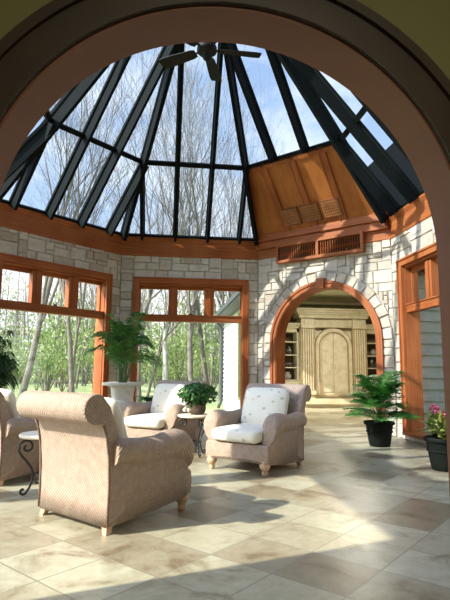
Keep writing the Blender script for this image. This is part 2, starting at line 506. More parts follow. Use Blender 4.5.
# floor and outside ground
fl = MB(); fl.prism([(-2.75, -9.25), (2.75, -9.25), (2.75, FRONT - .2), (3.75, FRONT - .2), (3.75, 1.55), (8.4, 1.55), (8.4, 8.85), (1.6, 8.85), (1.6, 3.75), (-1.55, 3.75), (-3.75, 1.55), (-3.75, FRONT - .2), (-2.75, FRONT - .2)], -.12, 0.0, axis=2); struct(obj('floor', fl, M['tile']), 'diagonally laid beige travertine tile floor', 'floor')
gr = MB(); gr.face([(-90, -40, -.25), (90, -40, -.25), (90, 110, -.25), (-90, 110, -.25)]); struct(obj('ground', gr, M['ground']), 'spring grass outside the windows', 'ground')

# cornices
def cornice(n, ang, s0, s1, m0, m1):
    loc, rot = wall_matrix(ang)
    prof = [(0.0, ZB), (-.030, ZB), (-.044, ZB + .015), (-.044, ZB + .05), (-.030, ZB + .062), (-.030, ZB + .30), (-.040, ZB + .32), (-.058, ZB + .345), (-.072, ZB + .37), (-.072, ZT - .015), (-.066, ZT), (0.0, ZT)]
    mb = MB(); rings = []
    for s, m in ((s0, m0), (s1, m1)):
        rings.append([V((s + m * y, y, z)) for y, z in prof])
    mb.loft(rings, smooth=False)
    for i, f in enumerate(mb.f): pass
    mb.uv = [[(mb.v[k].x, (mb.v[k].z - mb.v[k].y)) for k in f] for f in mb.f]
    return struct(obj('trim_%d' % n, mb, M['wood'], loc=loc, rot=rot), 'reddish wood cornice band below the glass roof', 'cornice')
tn = math.tan(PI / 8)
cornice(1, 0, -HW, HW, -tn, tn); cornice(2, -45, -HW, HW, -tn, tn); cornice(3, 45, -HW, HW, -tn, tn)
cornice(4, 90, -HW, -FRONT, -tn, 0); cornice(5, -90, FRONT, HW, 0, tn)

# ------------------------------------------------------------------ windows
def make_window(n, ang, s, label, top=3.0, lights=True):
    loc, rot = wall_matrix(ang)
    p = on_wall(ang, s, 0, 0)
    root = empty('window_%d' % n, p, rot[2]); struct(root, label, 'window')
    k = top - 3.0
    c = MB(); W = 1.2; cw = .115; z0, z1 = .10, top
    for sx in (-1, 1): c.box((sx * (W - cw / 2), -.012, (z0 + z1) / 2), (cw, .075, z1 - z0))
    c.box((0, -.012, z1 - cw / 2), (2 * (W - cw), .075, cw))
    for sx in (-1, 1): c.box((sx * (W - .012), -.035, (z0 + z1) / 2), (.03, .07, z1 - z0))
    c.box((0, -.035, z1 - .012), (2 * W, .07, .03))
    obj('casing', c, M['wood'], root, bevel=.006)
    j = MB()
    for sx in (-1, 1): j.box((sx * 1.10, .13, (.1 + z1 - .1) / 2), (.05, .24, z1 - .22))
    j.box((0, .13, z1 - .125), (2.2, .24, .05))
    for sx in (-1, 1): j.box((sx * 1.068, .155, (2.235 + z1 - .15) / 2 + .01), (.03, .06, z1 - 2.40))
    j.box((0, .155, z1 - .185), (2.15, .06, .07))
    obj('jamb', j, M['wood'], root, bevel=.004)
    if not lights:
        sl = MB(); sl.box((0, .06, .105), (2.34, .30, .045)); obj('sill', sl, M['wood'], root, bevel=.006)
        g = MB(); g.box((0, .17, (.12 + z1 - .15) / 2), (2.16, .012, z1 - .27)); obj('glass_pane', g, M['glass'], root)
        return root
    t = MB(); t.box((0, .10, 2.16), (2.16, .15, .135)); t.box((0, .02, 2.225), (2.16, .03, .02)); obj('transom_rail', t, M['wood'], root, bevel=.006)
    for x0, x1 in ((-.475, -.285), (.275, .485)):
        m = MB(); m.box(((x0 + x1) / 2, .11, (2.225 + z1 - .2) / 2 + .02), (x1 - x0, .12, z1 - 2.40)); m.box(((x0 + x1) / 2, .05, (2.225 + z1 - .2) / 2 + .02), (.06, .03, z1 - 2.40))
        obj('mullion', m, M['wood'], root, bevel=.006)
    sl = MB(); sl.box((0, .06, .105), (2.34, .30, .045)); obj('sill', sl, M['wood'], root, bevel=.006)
    g = MB(); g.box((0, .17, 1.12), (2.16, .012, 1.98)); obj('glass_pane', g, M['glass'], root)
    for x0, x1 in ((-1.053, -.475), (-.285, .275), (.485, 1.053)):
        g = MB(); g.box(((x0 + x1) / 2, .165, (2.23 + z1 - .2) / 2 + .02), (x1 - x0, .012, z1 - 2.42)); obj('glass_pane', g, M['glass'], root)
    h = MB(); h.box((0, .055, 2.25), (.075, .03, .035)); h.tube([(0, .04, 2.25), (.02, .02, 2.30), (.04, .02, 2.315)], .008); obj('latch', h, M['iron'], root)
    return root
make_window(1, 0, .03, 'wood framed window in the middle with three small lights above')
make_window(2, -45, 0, 'wood framed window on the left with three small lights above')
make_window(3, 90, .03, 'wood framed window on the right beside the potted plants')
make_window(4, 90, 3.6, 'second wood framed window of the right side')
make_window(5, -90, -3.98, 'tall sunny window of the left side near the arch', 3.44, False)
make_window(6, -90, -1.5, 'tall sunny window of the left side beyond the palm', 3.44, False)

# ------------------------------------------------------------------ arched doorway to the far room
loc, rot = wall_matrix(45)
dr = empty('door_1', on_wall(45, 0, 0, 0), rot[2]); struct(dr, 'reddish wood arched doorway in the sunlit stone wall', 'doorway')
def arch_band(mb, ca, za, r0, r1, y0, y1, zlo=0, n=40, legs=True):
    pts = []
    if legs: pts.append((r0, r1, None, zlo))
    def pt(r, k):
        if k == -1: return (ca - r, zlo)
        if k == n + 1: return (ca + r, zlo)
        a = PI - PI * k / n; return (ca + r * math.cos(a), za + r * math.sin(a))
    ks = ([-1] if legs else []) + list(range(n + 1)) + ([n + 1] if legs else [])
    acc = 0
    for a, b in zip(ks[:-1], ks[1:]):
        p0, p1, q0, q1 = pt(r0, a), pt(r1, a), pt(r0, b), pt(r1, b)
        L = math.hypot(q1[0] - p1[0], q1[1] - p1[1]); u0, u1 = acc, acc + L; acc += L
        F3 = lambda p, y: (p[0], y, p[1])
        w = r1 - r0; d = abs(y1 - y0)
        mb.face([F3(p0, y0), F3(q0, y0), F3(q1, y0), F3(p1, y0)], [(u0, 0), (u1, 0), (u1, w), (u0, w)])
        mb.face([F3(p0, y1), F3(p1, y1), F3(q1, y1), F3(q0, y1)], [(u0, 0), (u0, w), (u1, w), (u1, 0)])
        mb.face([F3(p0, y0), F3(p0, y1), F3(q0, y1), F3(q0, y0)], [(u0, 0), (u0, d), (u1, d), (u1, 0)], smooth=True)
        mb.face([F3(p1, y0), F3(q1, y0), F3(q1, y1), F3(p1, y1)], [(u0, 0), (u1, 0), (u1, d), (u0, d)], smooth=True)
    return mb
c = MB(); arch_band(c, DOOR[0], DOOR[1], 1.06, 1.175, -.045, .01); arch_band(c, DOOR[0], DOOR[1], 1.13, 1.18, -.065, -.04)
obj('casing', c, M['wood'], dr)
c = MB(); arch_band(c, DOOR[0], DOOR[1], 1.045, 1.075, -.03, WT + .03); obj('jamb', c, M['wood'], dr)
c = MB(); c.prism([(DOOR[0] - .055, DOOR[1] + 1.03), (DOOR[0] + .055, DOOR[1] + 1.03), (DOOR[0] + .085, DOOR[1] + 1.22), (DOOR[0] - .085, DOOR[1] + 1.22)], -.10, 0); obj('keystone', c, M['wood'], dr, bevel=.008)

# return-air grille under the cornice of the doorway wall
g0 = empty('vent_grille', on_wall(45, 0, .045, 0), rot[2]); tag(g0, 'long slatted wooden air grille above the arched doorway', 'vent')
gz0, gz1, gs0, gs1 = 3.285, 3.675, -.915, .972
b = MB(); fw = .055
for zz in (gz0 + fw / 2, gz1 - fw / 2): b.box(((gs0 + gs1) / 2, -.04, zz), (gs1 - gs0, .13, fw))
for ss in (gs0 + fw / 2, (gs0 + gs1) / 2, gs1 - fw / 2): b.box((ss, -.04, (gz0 + gz1) / 2), (fw, .128, gz1 - gz0 - .01))
obj('grille_frame', b, M['wood'], g0, bevel=.006)
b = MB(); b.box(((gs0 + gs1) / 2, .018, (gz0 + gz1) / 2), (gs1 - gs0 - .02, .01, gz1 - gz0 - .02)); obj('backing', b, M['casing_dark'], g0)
for half in (0, 1):
    b = MB(); a0 = gs0 + fw + half * (gs1 - gs0 - fw) / 2; a1 = a0 + (gs1 - gs0 - 3 * fw) / 2
    for i in range(17):
        b.box((a0 + (i + .5) * (a1 - a0) / 17, -.035, (gz0 + gz1) / 2), (.016, .075, gz1 - gz0 - 2 * fw + .01), Euler((0, 0, .45)))
    obj('slats', b, M['wood'], g0)

# ------------------------------------------------------------------ glass roof
N0 = AP * RIN; NZ = ZAP - ZT; SL = math.hypot(N0, NZ)
def fp(ang, s, q, h=0.0):
    a = math.radians(ang); n = V((math.sin(a), math.cos(a), 0)); e = V((math.cos(a), -math.sin(a), 0))
    nn = N0 * (1 - q); z = ZT + NZ * q
    p = n * (nn - h * NZ / SL) + e * s; p.z = z - h * N0 / SL
    return p
HR = HW * RIN
U = .2907
roof = empty('ceiling', (0, 0, 0)); struct(roof, 'dark framed glass roof of the sunroom', 'glass roof')
def bar(mb, p0, p1, nrm, w, d, mi=0):
    """bar from p0 to p1, w wide, d deep towards nrm"""
    t = (p1 - p0); L = t.length; t.normalize(); side = t.cross(nrm).normalized(); nr = side.cross(t)
    if nr.dot(nrm) < 0: nr = -nr
    R = Matrix((t, side, nr)).transposed()
    mb.box((p0 + p1) / 2 + nr * d / 2, (L, w, d), mat=R, mi=mi)
def rafter(ang, s, q0, q1, name='rafter', w=.085, d=.20):
    nrm = (fp(ang, 0, .5, 1) - fp(ang, 0, .5, 0)).normalized()
    mb = MB(); bar(mb, fp(ang, s, q0, -.01), fp(ang, s, q1, -.01), nrm, w * 1.25, .045); bar(mb, fp(ang, s, q0, .02), fp(ang, s, q1, .02), nrm, w * .62, d)
    bar(mb, fp(ang, s, q0, .032), fp(ang, s, q1, .032), nrm, w * 1.0, .012, 1)
    return obj(name, mb, [M['metal'], M['metal_cap']], roof)
for ang in (0, -45, 45):
    for s in (-1.02, -.34, .34, 1.02):
        q1 = 1 - abs(s) / HR
        if ang == 45:
            if abs(s) < 1: rafter(ang, s, U, q1)
        else: rafter(ang, s, 0, q1)
for ang, sg in ((90, 1), (-90, -1)):
    s = -1.02
    while s < 5.1:
        q1 = 1 - abs(s) / HR if s < 0 else 1
        rafter(ang, s * sg, 0, q1); s += .68
for k, a1, a2 in ((0, -22.5, 0), (1, 22.5, 0), (2, 67.5, 0), (3, -67.5, 0)):
    a = math.radians(a1); R0 = N0 / math.cos(PI / 8)
    p0 = V((R0 * math.sin(a), R0 * math.cos(a), ZT)); p1 = V((0, 0, ZAP))
    nrm = V((-math.sin(a) * NZ, -math.cos(a) * NZ, -R0)).normalized()
    mb = MB(); bar(mb, p0 - nrm * .02, p1 - nrm * .02, nrm, .115, .05); bar(mb, p0, p1, nrm, .07, .24); bar(mb, p0 + nrm * .03, p1 + nrm * .03, nrm, .095, .012, 1)
    obj('hip_rafter', mb, [M['metal'], M['metal_cap']], roof)
mb = MB(); bar(mb, V((0, FRONT, ZAP)), V((0, 0.1, ZAP)), V((0, 0, -1)), .12, .2); obj('ridge_beam', mb, M['metal'], roof)
mb = MB(); mb.lathe([(.16, ZAP - .22), (.2, ZAP - .1), (.2, ZAP + .05)], n=16); obj('hub_ring', mb, M['metal'], roof)
def ring_pts(ang):
    h = HR * (1 - U)
    if ang == 90: return -h, -FRONT
    if ang == -90: return FRONT, h
    return -h, h
for ang in (0, -45, 45, 90, -90):
    s0, s1 = ring_pts(ang); nrm = (fp(ang, 0, .5, 1) - fp(ang, 0, .5, 0)).normalized()
    mb = MB(); bar(mb, fp(ang, s0, U, 0), fp(ang, s1, U, 0), nrm, .085, .075); obj('purlin', mb, M['metal'], roof)
    t0, t1 = {90: (-HR, -FRONT), -90: (FRONT, HR)}.get(ang, (-HR, HR))
    mb = MB(); bar(mb, fp(ang, t0, .005, -.01), fp(ang, t1, .005, -.01), nrm, .05, .06); obj('eave_beam', mb, M['metal'], roof)
    g = MB(); h = -.022
    if ang in (0, -45): g.face([fp(ang, -HR, 0, h), fp(ang, HR, 0, h), fp(ang, 0, 1, h)])
    elif ang == 45: g.face([fp(ang, s0, U, h), fp(ang, s1, U, h), fp(ang, 0, 1, h)])
    elif ang == 90: g.face([fp(ang, -HR, 0, h), fp(ang, -FRONT, 0, h), fp(ang, -FRONT, 1, h), fp(ang, 0, 1, h)])
    else: g.face([fp(ang, FRONT, 0, h), fp(ang, HR, 0, h), fp(ang, 0, 1, h), fp(ang, FRONT, 1, h)])
    obj('glass_pane', g, M['roof_glass'], roof)

# solid wood panelling that fills the lower roof facet above the doorway
pw = empty('trim_6', (0, 0, 0)); struct(pw, 'wood panelled lower roof slope above the arched doorway', 'panelling')
def facet_slab(mb, pts, h0, h1, ang=45):
    A = [fp(ang, s, q, h0) for s, q in pts]; B = [fp(ang, s, q, h1) for s, q in pts]; n = len(pts)
    uv = [(q * SL, s) for s, q in pts]
    mb.face(A, uv); mb.face(list(reversed(B)), list(reversed(uv)))
    for i in range(n):
        k = (i + 1) % n; mb.face([A[i], A[k], B[k], B[i]], [uv[i], uv[k], uv[k], uv[i]])
hs = lambda q: HR * (1 - q)
mb = MB(); facet_slab(mb, [(-hs(0), 0), (hs(0), 0), (hs(U), U), (-hs(U), U)], -.06, .05); obj('panel_board', mb, M['panel_wood'], pw)
mb = MB()
def strip(s0, q0, s1, q1, w, h0=.05, h1=.075, mbx=None):
    m = mbx or mb
    p0, p1 = V((s0, q0 * SL)), V((s1, q1 * SL)); d = (p1 - p0).normalized(); nn = V((-d.y, d.x)) * w / 2
    facet_slab(m, [((p).x, (p).y / SL) for p in (p0 - nn, p1 - nn, p1 + nn, p0 + nn)], h0, h1)
strip(-hs(0) + .06, .005, -hs(U) + .04, U, .10); strip(hs(0) - .06, .005, hs(U) - .04, U, .10)
strip(-hs(U), U - .012, hs(U), U - .012, .10); strip(-hs(0), .014, hs(0), .014, .13)
for s in (-.62, 0.0, .62): strip(s, 0, s, U, .10)
for s in (-.62, 0.0, .62): strip(s - .06, .02, s - .06, U - .02, .025, .05, .09); strip(s + .06, .02, s + .06, U - .02, .025, .05, .09)
obj('panel_moulding', mb, M['wood'], pw, bevel=.004)
for s in (-.42, .02, .46):
    mb = MB(); a, b2, q0, q1 = s - .17, s + .17, .045, .105
    for i in range(9): x = a + (i + .5) * (b2 - a) / 9; strip(x, q0, x, q1, .014, .088, .10, mb)
    for j in range(6): q = q0 + (j + .5) * (q1 - q0) / 6; strip(a, q, b2, q, .014, .09, .102, mb)
    mb2 = MB(); facet_slab(mb2, [(a - .02, q0 - .004), (b2 + .02, q0 - .004), (b2 + .02, q1 + .004), (a - .02, q1 + .004)], .05, .088)
    o = obj('air_register', mb2, M['bronze_light'], pw); obj('register_grid', mb, M['brass'], o)
# stepped wood block where cornice and grille meet the panelling
mb = MB()
mb.prism([(-HW + .02, ZB + .20), (HW - .02, ZB + .20), (HW - .06, ZT + .01), (-HW + .06, ZT + .01)], -.115, -.03, uvflip=False)
mb.prism([(-HW + .05, ZT - .08), (HW - .05, ZT - .08), (HW - .08, ZT + .05), (-HW + .08, ZT + .05)], -.17, -.04)
struct(obj('trim_7', mb, M['wood'], loc=on_wall(45, 0, 0, 0), rot=rot, bevel=.012), 'projecting wood ledge between the grille and the panelled slope', 'trim')

# ------------------------------------------------------------------ front wall with the big arch + the hall behind the camera
ACX, AZS, ARI, ACO = -.286, 1.525, .788, .938
FY0, FY1 = FRONT - .151, FRONT
mb = MB(); X0, X1 = -3.9, 3.9
def top_z(x): return min(ZT + NZ * max(0, (N0 - abs(x))) / N0, ZAP) + .05
def yface(mb, poly):
    mb.prism(poly, FY0, FY1)
n = 32; R = ARI + .012
yface(mb, [(X0, 0), (ACX - R, 0), (ACX - R, top_z(ACX - R)), (-N0, top_z(N0)), (X0, top_z(N0))])
yface(mb, [(ACX + R, 0), (X1, 0), (X1, top_z(N0)), (N0, top_z(N0)), (ACX + R, top_z(ACX + R))])
for i in range(n):
    a0, a1 = PI - PI * i / n, PI - PI * (i + 1) / n
    x0, x1 = ACX + R * math.cos(a0), ACX + R * math.cos(a1)
    pts = [(x0, AZS + R * math.sin(a0)), (x1, AZS + R * math.sin(a1)), (x1, top_z(x1))]
    if x0 < 0 < x1: pts.append((0, top_z(0)))
    pts.append((x0, top_z(x0)))
    yface(mb, pts)
wf = struct(obj('wall_front', mb, M['olive']), 'olive green wall around the large arch in the foreground', 'wall')
big = empty('door_2', (ACX, FRONT, 0)); struct(big, 'large dark framed archway in the foreground', 'archway')
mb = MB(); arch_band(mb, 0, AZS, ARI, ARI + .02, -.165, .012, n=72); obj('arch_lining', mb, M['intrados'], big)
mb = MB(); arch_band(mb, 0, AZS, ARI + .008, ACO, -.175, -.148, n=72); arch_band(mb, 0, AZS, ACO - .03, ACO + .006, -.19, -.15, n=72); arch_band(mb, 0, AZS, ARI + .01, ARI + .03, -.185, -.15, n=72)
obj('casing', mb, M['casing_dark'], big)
mb = MB(); arch_band(mb, 0, AZS, ARI + .008, ACO - .03, 0.0, .025, n=72); obj('inner_casing', mb, M['wood'], big)
HB, HX = -9.2, 2.7
mb = MB(); mb.box((0, HB - .1, 1.5), (2 * HX + .4, .2, 3.2)); struct(obj('wall_hall_back', mb, M['olive']), 'olive wall of the hall behind the camera', 'wall')
for nm, sx in (('wall_hall_left', -1), ('wall_hall_right', 1)):
    mb = MB(); mb.box((sx * (HX + .1), (HB + FY0) / 2, 1.5), (.2, FY0 - HB, 3.2)); struct(obj(nm, mb, M['olive']), 'olive side wall of the hall', 'wall')
mb = MB(); mb.box((0, (HB + FY0) / 2, 3.16), (2 * HX + .4, FY0 - HB + .02, .12)); struct(obj('ceiling_hall', mb, M['cream_wall']), 'flat ceiling of the hall', 'ceiling')

# ------------------------------------------------------------------ far room behind the doorway
FX0, FX1, FYa, FYb, FZ = 1.60, 8.3, 1.62, 8.75, 3.42
def side_wall(name, x0, y0, x1, y1, z1, hole, label, mat_in='olive'):
    """thin wall from (x0,y0) to (x1,y1); lap siding outside is a separate child"""
    d = V((x1 - x0, y1 - y0, 0)); L = d.length; ang = math.atan2(d.y, d.x)
    mb = MB()
    segs = [(0, L, 0, z1)] if not hole else [(0, hole[0], 0, z1), (hole[1], L, 0, z1), (hole[0], hole[1], 0, hole[2]), (hole[0], hole[1], hole[3], z1)]
    for a, b, c, e in segs: mb.box(((a + b) / 2, 0, (c + e) / 2), (b - a, .12, e - c))
    w = obj(name, mb, M[mat_in], loc=(x0, y0, 0), rot=(0, 0, ang)); struct(w, label, 'wall')
    return w, L, segs
def siding(w, L, z1, hole, side, expo=.155, mat='siding', lap=.05):
    mb = MB(); z = -.2
    while z < z1:
        for a, b in ([(0, L)] if not (hole and z + expo > hole[2] - .05 and z < hole[3] + .05) else [(0, hole[0]), (hole[1], L)]):
            y = side * .06
            mb.prism([(y, z), (y + side * lap, z), (y + side * .008, z + expo), (y, z + expo)], a, b, axis=0)
        z += expo
    o = obj('siding', mb, M[mat], w); return o
hole = (2.3, 5.72, .35, 2.66)
w, L, _ = side_wall('wall_far_left', 1.66, 3.72, 1.66, 10.8, FZ, (hole[0] - .0, hole[1] - 2.0, hole[2], hole[3]), 'white lap sided house wall seen through the middle window')
siding(w, L, 3.3, (hole[0], hole[1] - 2.0, hole[2], hole[3]), 1)
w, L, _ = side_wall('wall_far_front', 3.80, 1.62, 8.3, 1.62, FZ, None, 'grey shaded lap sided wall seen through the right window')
siding(w, L, 3.3, None, -1, .20, 'siding_shaded', .05)
mb = MB(); mb.box(((1.6 + 8.3) / 2, 8.82, FZ / 2), (6.7, .12, FZ)); struct(obj('wall_far_back', mb, M['olive']), 'dark olive wall behind the cream cabinet', 'wall')
mb = MB(); mb.box((8.36, 5.2, FZ / 2), (.12, 7.2, FZ)); struct(obj('wall_far_right', mb, M['olive']), 'right hand wall of the far room', 'wall')
mb = MB(); mb.prism([(1.62, 3.85), (3.85, 1.66), (8.3, 1.66), (8.3, 8.8), (1.62, 8.8)], FZ, FZ + .08, axis=2)
struct(obj('ceiling_far', mb, M['cream_wall']), 'cream ceiling of the far room', 'ceiling')
mb = MB(); mb.box((4.95, 8.66, FZ - .10), (6.6, .2, .2)); mb.box((4.95, 8.58, FZ - .04), (6.6, .3, .08)); struct(obj('trim_8', mb, M['cream_paint']), 'cream crown moulding in the far room', 'moulding')
# far house roof
mb = MB(); e0, m = 1.18, 1.0; rz = lambda a: 2.93 + (a - e0) * m
def roofpoly(pts):
    mb.face([V(p) for p in pts]); mb.face([V(p) - V((0, 0, .12)) for p in reversed(pts)])
PK = 5.9
roofpoly([(e0, 3.95, rz(e0)), (2.57, 2.57, rz(2.57)), (PK, PK, rz(PK)), (PK, 11.2, rz(PK)), (e0, 11.2, rz(e0))])
roofpoly([(2.57, 2.57, rz(2.57)), (3.95, e0, rz(e0)), (11, e0, rz(e0)), (11, PK, rz(PK)), (PK, PK, rz(PK))])
roofpoly([(PK, PK, rz(PK)), (11, PK, rz(PK)), (11, 11.2, rz(PK)), (PK, 11.2, rz(PK))])
hr = struct(obj('roof', mb, M['shingle']), 'dark shingled house roof rising behind the right roof glass', 'roof')
mb = MB(); mb.box((e0, 7.58, 2.90), (.04, 7.24, .17)); mb.box((e0 + .2, 7.58, 2.835), (.44, 7.24, .03)); obj('fascia', mb, M['eave'], hr)
mb = MB(); mb.box((7.5, e0, 2.90), (7.1, .04, .17)); mb.box((7.5, e0 + .2, 2.835), (7.1, .44, .03)); obj('fascia', mb, M['eave'], hr)
dp = MB(); dp.tube([(1.26, 10.62, 2.80), (1.44, 10.68, 2.6), (1.47, 10.7, 2.45), (1.47, 10.7, 0.0), (1.38, 10.7, -.2)], .055, 8)
tag(obj('downspout', dp, M['eave']), 'dark downspout on the corner of the white sided house wall', 'downspout')

# cream hutch
CY = 8.0
cab = empty('cabinet', (4.62, CY, 0)); tag(cab, 'large cream antiqued built-in hutch with arched doors beyond the doorway', 'cabinet')
cx = lambda x: x - 4.62
cb = MB()
cb.box((cx(4.62), .33, .06), (3.5, .62, .12)); cb.box((cx(4.66), .30, .2), (2.1, .76, .16))
cb.box((cx(3.83), .30, 1.5), (.42, .62, 2.6)); cb.box((cx(5.47), .30, 1.5), (.42, .62, 2.6)); cb.box((cx(4.65), .42, 1.4), (1.3, .5, 2.6))
cb.box((cx(4.65), .16, 2.60), (1.28, .2, .36)); cb.box((cx(4.65), .16, .32), (1.28, .2, .12))
cb.box((cx(3.2), .62, 1.3), (.92, .04, 2.4)); cb.box((cx(6.1), .62, 1.3), (.92, .04, 2.4))
for x in (2.76, 3.57, 5.70, 6.53): cb.box((cx(x), .38, 1.25), (.10, .52, 2.3))
for x in (3.17, 6.11): cb.box((cx(x), .36, .55), (.80, .5, .5)); cb.box((cx(x), .38, 2.36), (.84, .52, .16))
obj('carcass', cb, M['cream_paint'], cab, bevel=.01)
for x, hw in ((4.65, 1.10), (3.2, .50), (6.1, .50)):
    c = MB(); zt = 2.72 if hw > 1 else 2.40; sc = 1 if hw > 1 else .55; fr = -.06 if hw > 1 else .08
    for dz, o, h in ((0, .0, .10), (.10, .05, .06), (.16, .10, .07), (.23, .16, .05)):
        c.box((cx(x), .33 - o / 2 * sc + fr / 2, zt + (dz + h / 2) * sc), (2 * (hw + o * sc), .66 + o * sc - fr, h * sc))
    obj('cornice', c, M['cream_paint'], cab, bevel=.008)
for x in (3.83, 5.47):
    c = MB()
    for i in range(5): c.box((cx(x) - .14 + i * .07, -.022, 1.45), (.038, .03, 1.85))
    c.box((cx(x), -.03, 2.46), (.44, .06, .10)); c.box((cx(x), -.03, .46), (.44, .06, .12)); c.box((cx(x), -.04, 2.56), (.24, .07, .16))
    obj('pilaster', c, M['cream_paint'], cab, bevel=.006)
g = MB(); arch_band(g, cx(4.65), 1.84, .44, .47, -.0, .055, zlo=.38, n=24); arch_band(g, cx(4.65), 1.84, .58, .60, .035, .058, zlo=.38, n=24); g.box((cx(4.65), .07, 1.3), (.014, .02, 1.85))
for x in (3.83, 5.47): g.box((cx(x), -.010, 1.45), (.40, .01, 1.9))
for z in (2.705, 2.43, .395): g.box((cx(4.65), -.0, z), (2.06, .07, .014))
for x in (3.61, 4.05, 5.25, 5.69): g.box((cx(x), -.008, 1.5), (.014, .02, 2.2))
for x in (3.17, 6.11):
    g.box((cx(x), .108, .80), (.80, .02, .014)); g.box((cx(x), .108, .36), (.62, .02, .012)); g.box((cx(x), .108, .70), (.62, .02, .012))
obj('door_moulding', g, M['cream_glaze'], cab)
g = MB(); arch_band(g, cx(4.65), 1.84, .47, .57, .02, .065, zlo=.38, n=24); obj('arch_surround', g, M['cream_paint'], cab)
for sx in (-1, 1):
    d = MB(); poly = [(0.008 * sx, .40), (.44 * sx, .40)] + [(.44 * sx * math.cos(a * PI / 20), 1.84 + .44 * math.sin(a * PI / 20)) for a in range(1, 10)] + [(.008 * sx, 2.28)]
    d.prism([(cx(4.65) + a, b) for a, b in poly], .05, .10)
    pin = [(.06 * sx, .48), (.38 * sx, .48)] + [(.38 * sx * math.cos(a * PI / 20), 1.82 + .38 * math.sin(a * PI / 20)) for a in range(1, 9)] + [(.06 * sx, 2.19)]
    d.prism([(cx(4.65) + a, b) for a, b in pin], .035, .06)
    do = obj('door', d, M['cream_paint'], cab)
    k = MB(); k.lathe([(.0, 0), (.014, .0), (.016, .012), (.004, .02), (.004, .03)], n=10, c=(0, 0, 0), rot=Euler((PI / 2, 0, 0)).to_matrix()); obj('knob', k, M['iron'], do, loc=(cx(4.65) + .05 * sx, .06, 1.2))
for x in (3.17, 6.11):
    c = MB(); c.box((cx(x), .585, 1.54), (.74, .02, 1.5)); obj('niche_back', c, M['niche'], cab)
    for z in (.82, 1.20, 1.58, 1.98):
        c = MB(); c.box((cx(x), .36, z), (.74, .42, .03)); obj('shelf', c, M['cream_paint'], cab)
vases = [(3.27, .835, [(.05, 0), (.11, .06), (.12, .13), (.06, .2), (.08, .23)], 'pewter', 'round grey vase on the lowest left shelf of the cream hutch'),
         (3.30, 1.215, [(.06, 0), (.12, .05), (.12, .12), (.05, .16)], 'glassware', 'squat dark pot on the middle left shelf of the cream hutch'),
         (3.32, 1.595, [(.05, 0), (.09, .05), (.10, .14), (.04, .22), (.06, .25)], 'glassware', 'dark jug on the top left shelf of the cream hutch'),
         (5.98, 1.215, [(.05, 0), (.07, .04), (.07, .2), (.03, .26), (.03, .31)], 'glassware', 'dark bottle on the middle right shelf, left one of two'),
         (6.19, 1.215, [(.05, 0), (.08, .04), (.08, .17), (.04, .22), (.04, .28)], 'pewter', 'grey bottle on the middle right shelf, right one of two'),
         (6.05, 1.595, [(.05, 0), (.10, .06), (.09, .14), (.04, .2)], 'pewter', 'small grey vase on the top right shelf of the cream hutch'),
         (6.05, .835, [(.06, 0), (.11, .05), (.10, .12), (.05, .17)], 'pewter', 'low grey pot on the lowest right shelf of the cream hutch')]
for x, z, prof, mt, lb in vases:
    b = MB(); b.lathe([(max(r, .001), h) for r, h in prof], n=16); tag(obj('vase', b, M[mt], loc=(x, CY + .32, z + .002)), lb, 'vase', 'pots on the hutch shelves')

# ------------------------------------------------------------------ ceiling fan
fan = empty('ceiling_fan', (.017, -.014, 5.87)); tag(fan, 'dark bronze ceiling fan hanging below the roof hub', 'ceiling fan')
mb = MB(); mb.lathe([(.02, .1), (.06, .09), (.12, .06), (.15, 0), (.15, -.06), (.11, -.10), (.07, -.12), (.06, -.17), (.03, -.20), (.005, -.205)], n=24); obj('motor', mb, M['bronze'], fan)
mb = MB(); mb.tube([(0, 0, .08), (0, 0, ZAP - 5.87 - .1)], .016, 8); obj('downrod', mb, M['bronze'], fan)
for k in range(5):
    a = math.radians(2 + 72 * k)
    b = MB(); b.loft([[V((x, y, z + t * y)) for y, z in ((-w, -.005), (w, -.005), (w, .005), (-w, .005))] for x, w, t in ((.19, .06, .22), (.25, .078, .24), (.5, .092, .24), (.72, .10, .24), (.80, .092, .24), (.82, .075, .24))], smooth=False)
    bo = obj('blade', b, M['bronze'], fan, loc=(0, 0, -.03), rot=(0, 0, a))
    b = MB(); b.box((.17, 0, 0), (.14, .035, .012)); b.box((.23, 0, -.008), (.06, .09, .008)); obj('blade_iron', b, M['bronze'], bo)

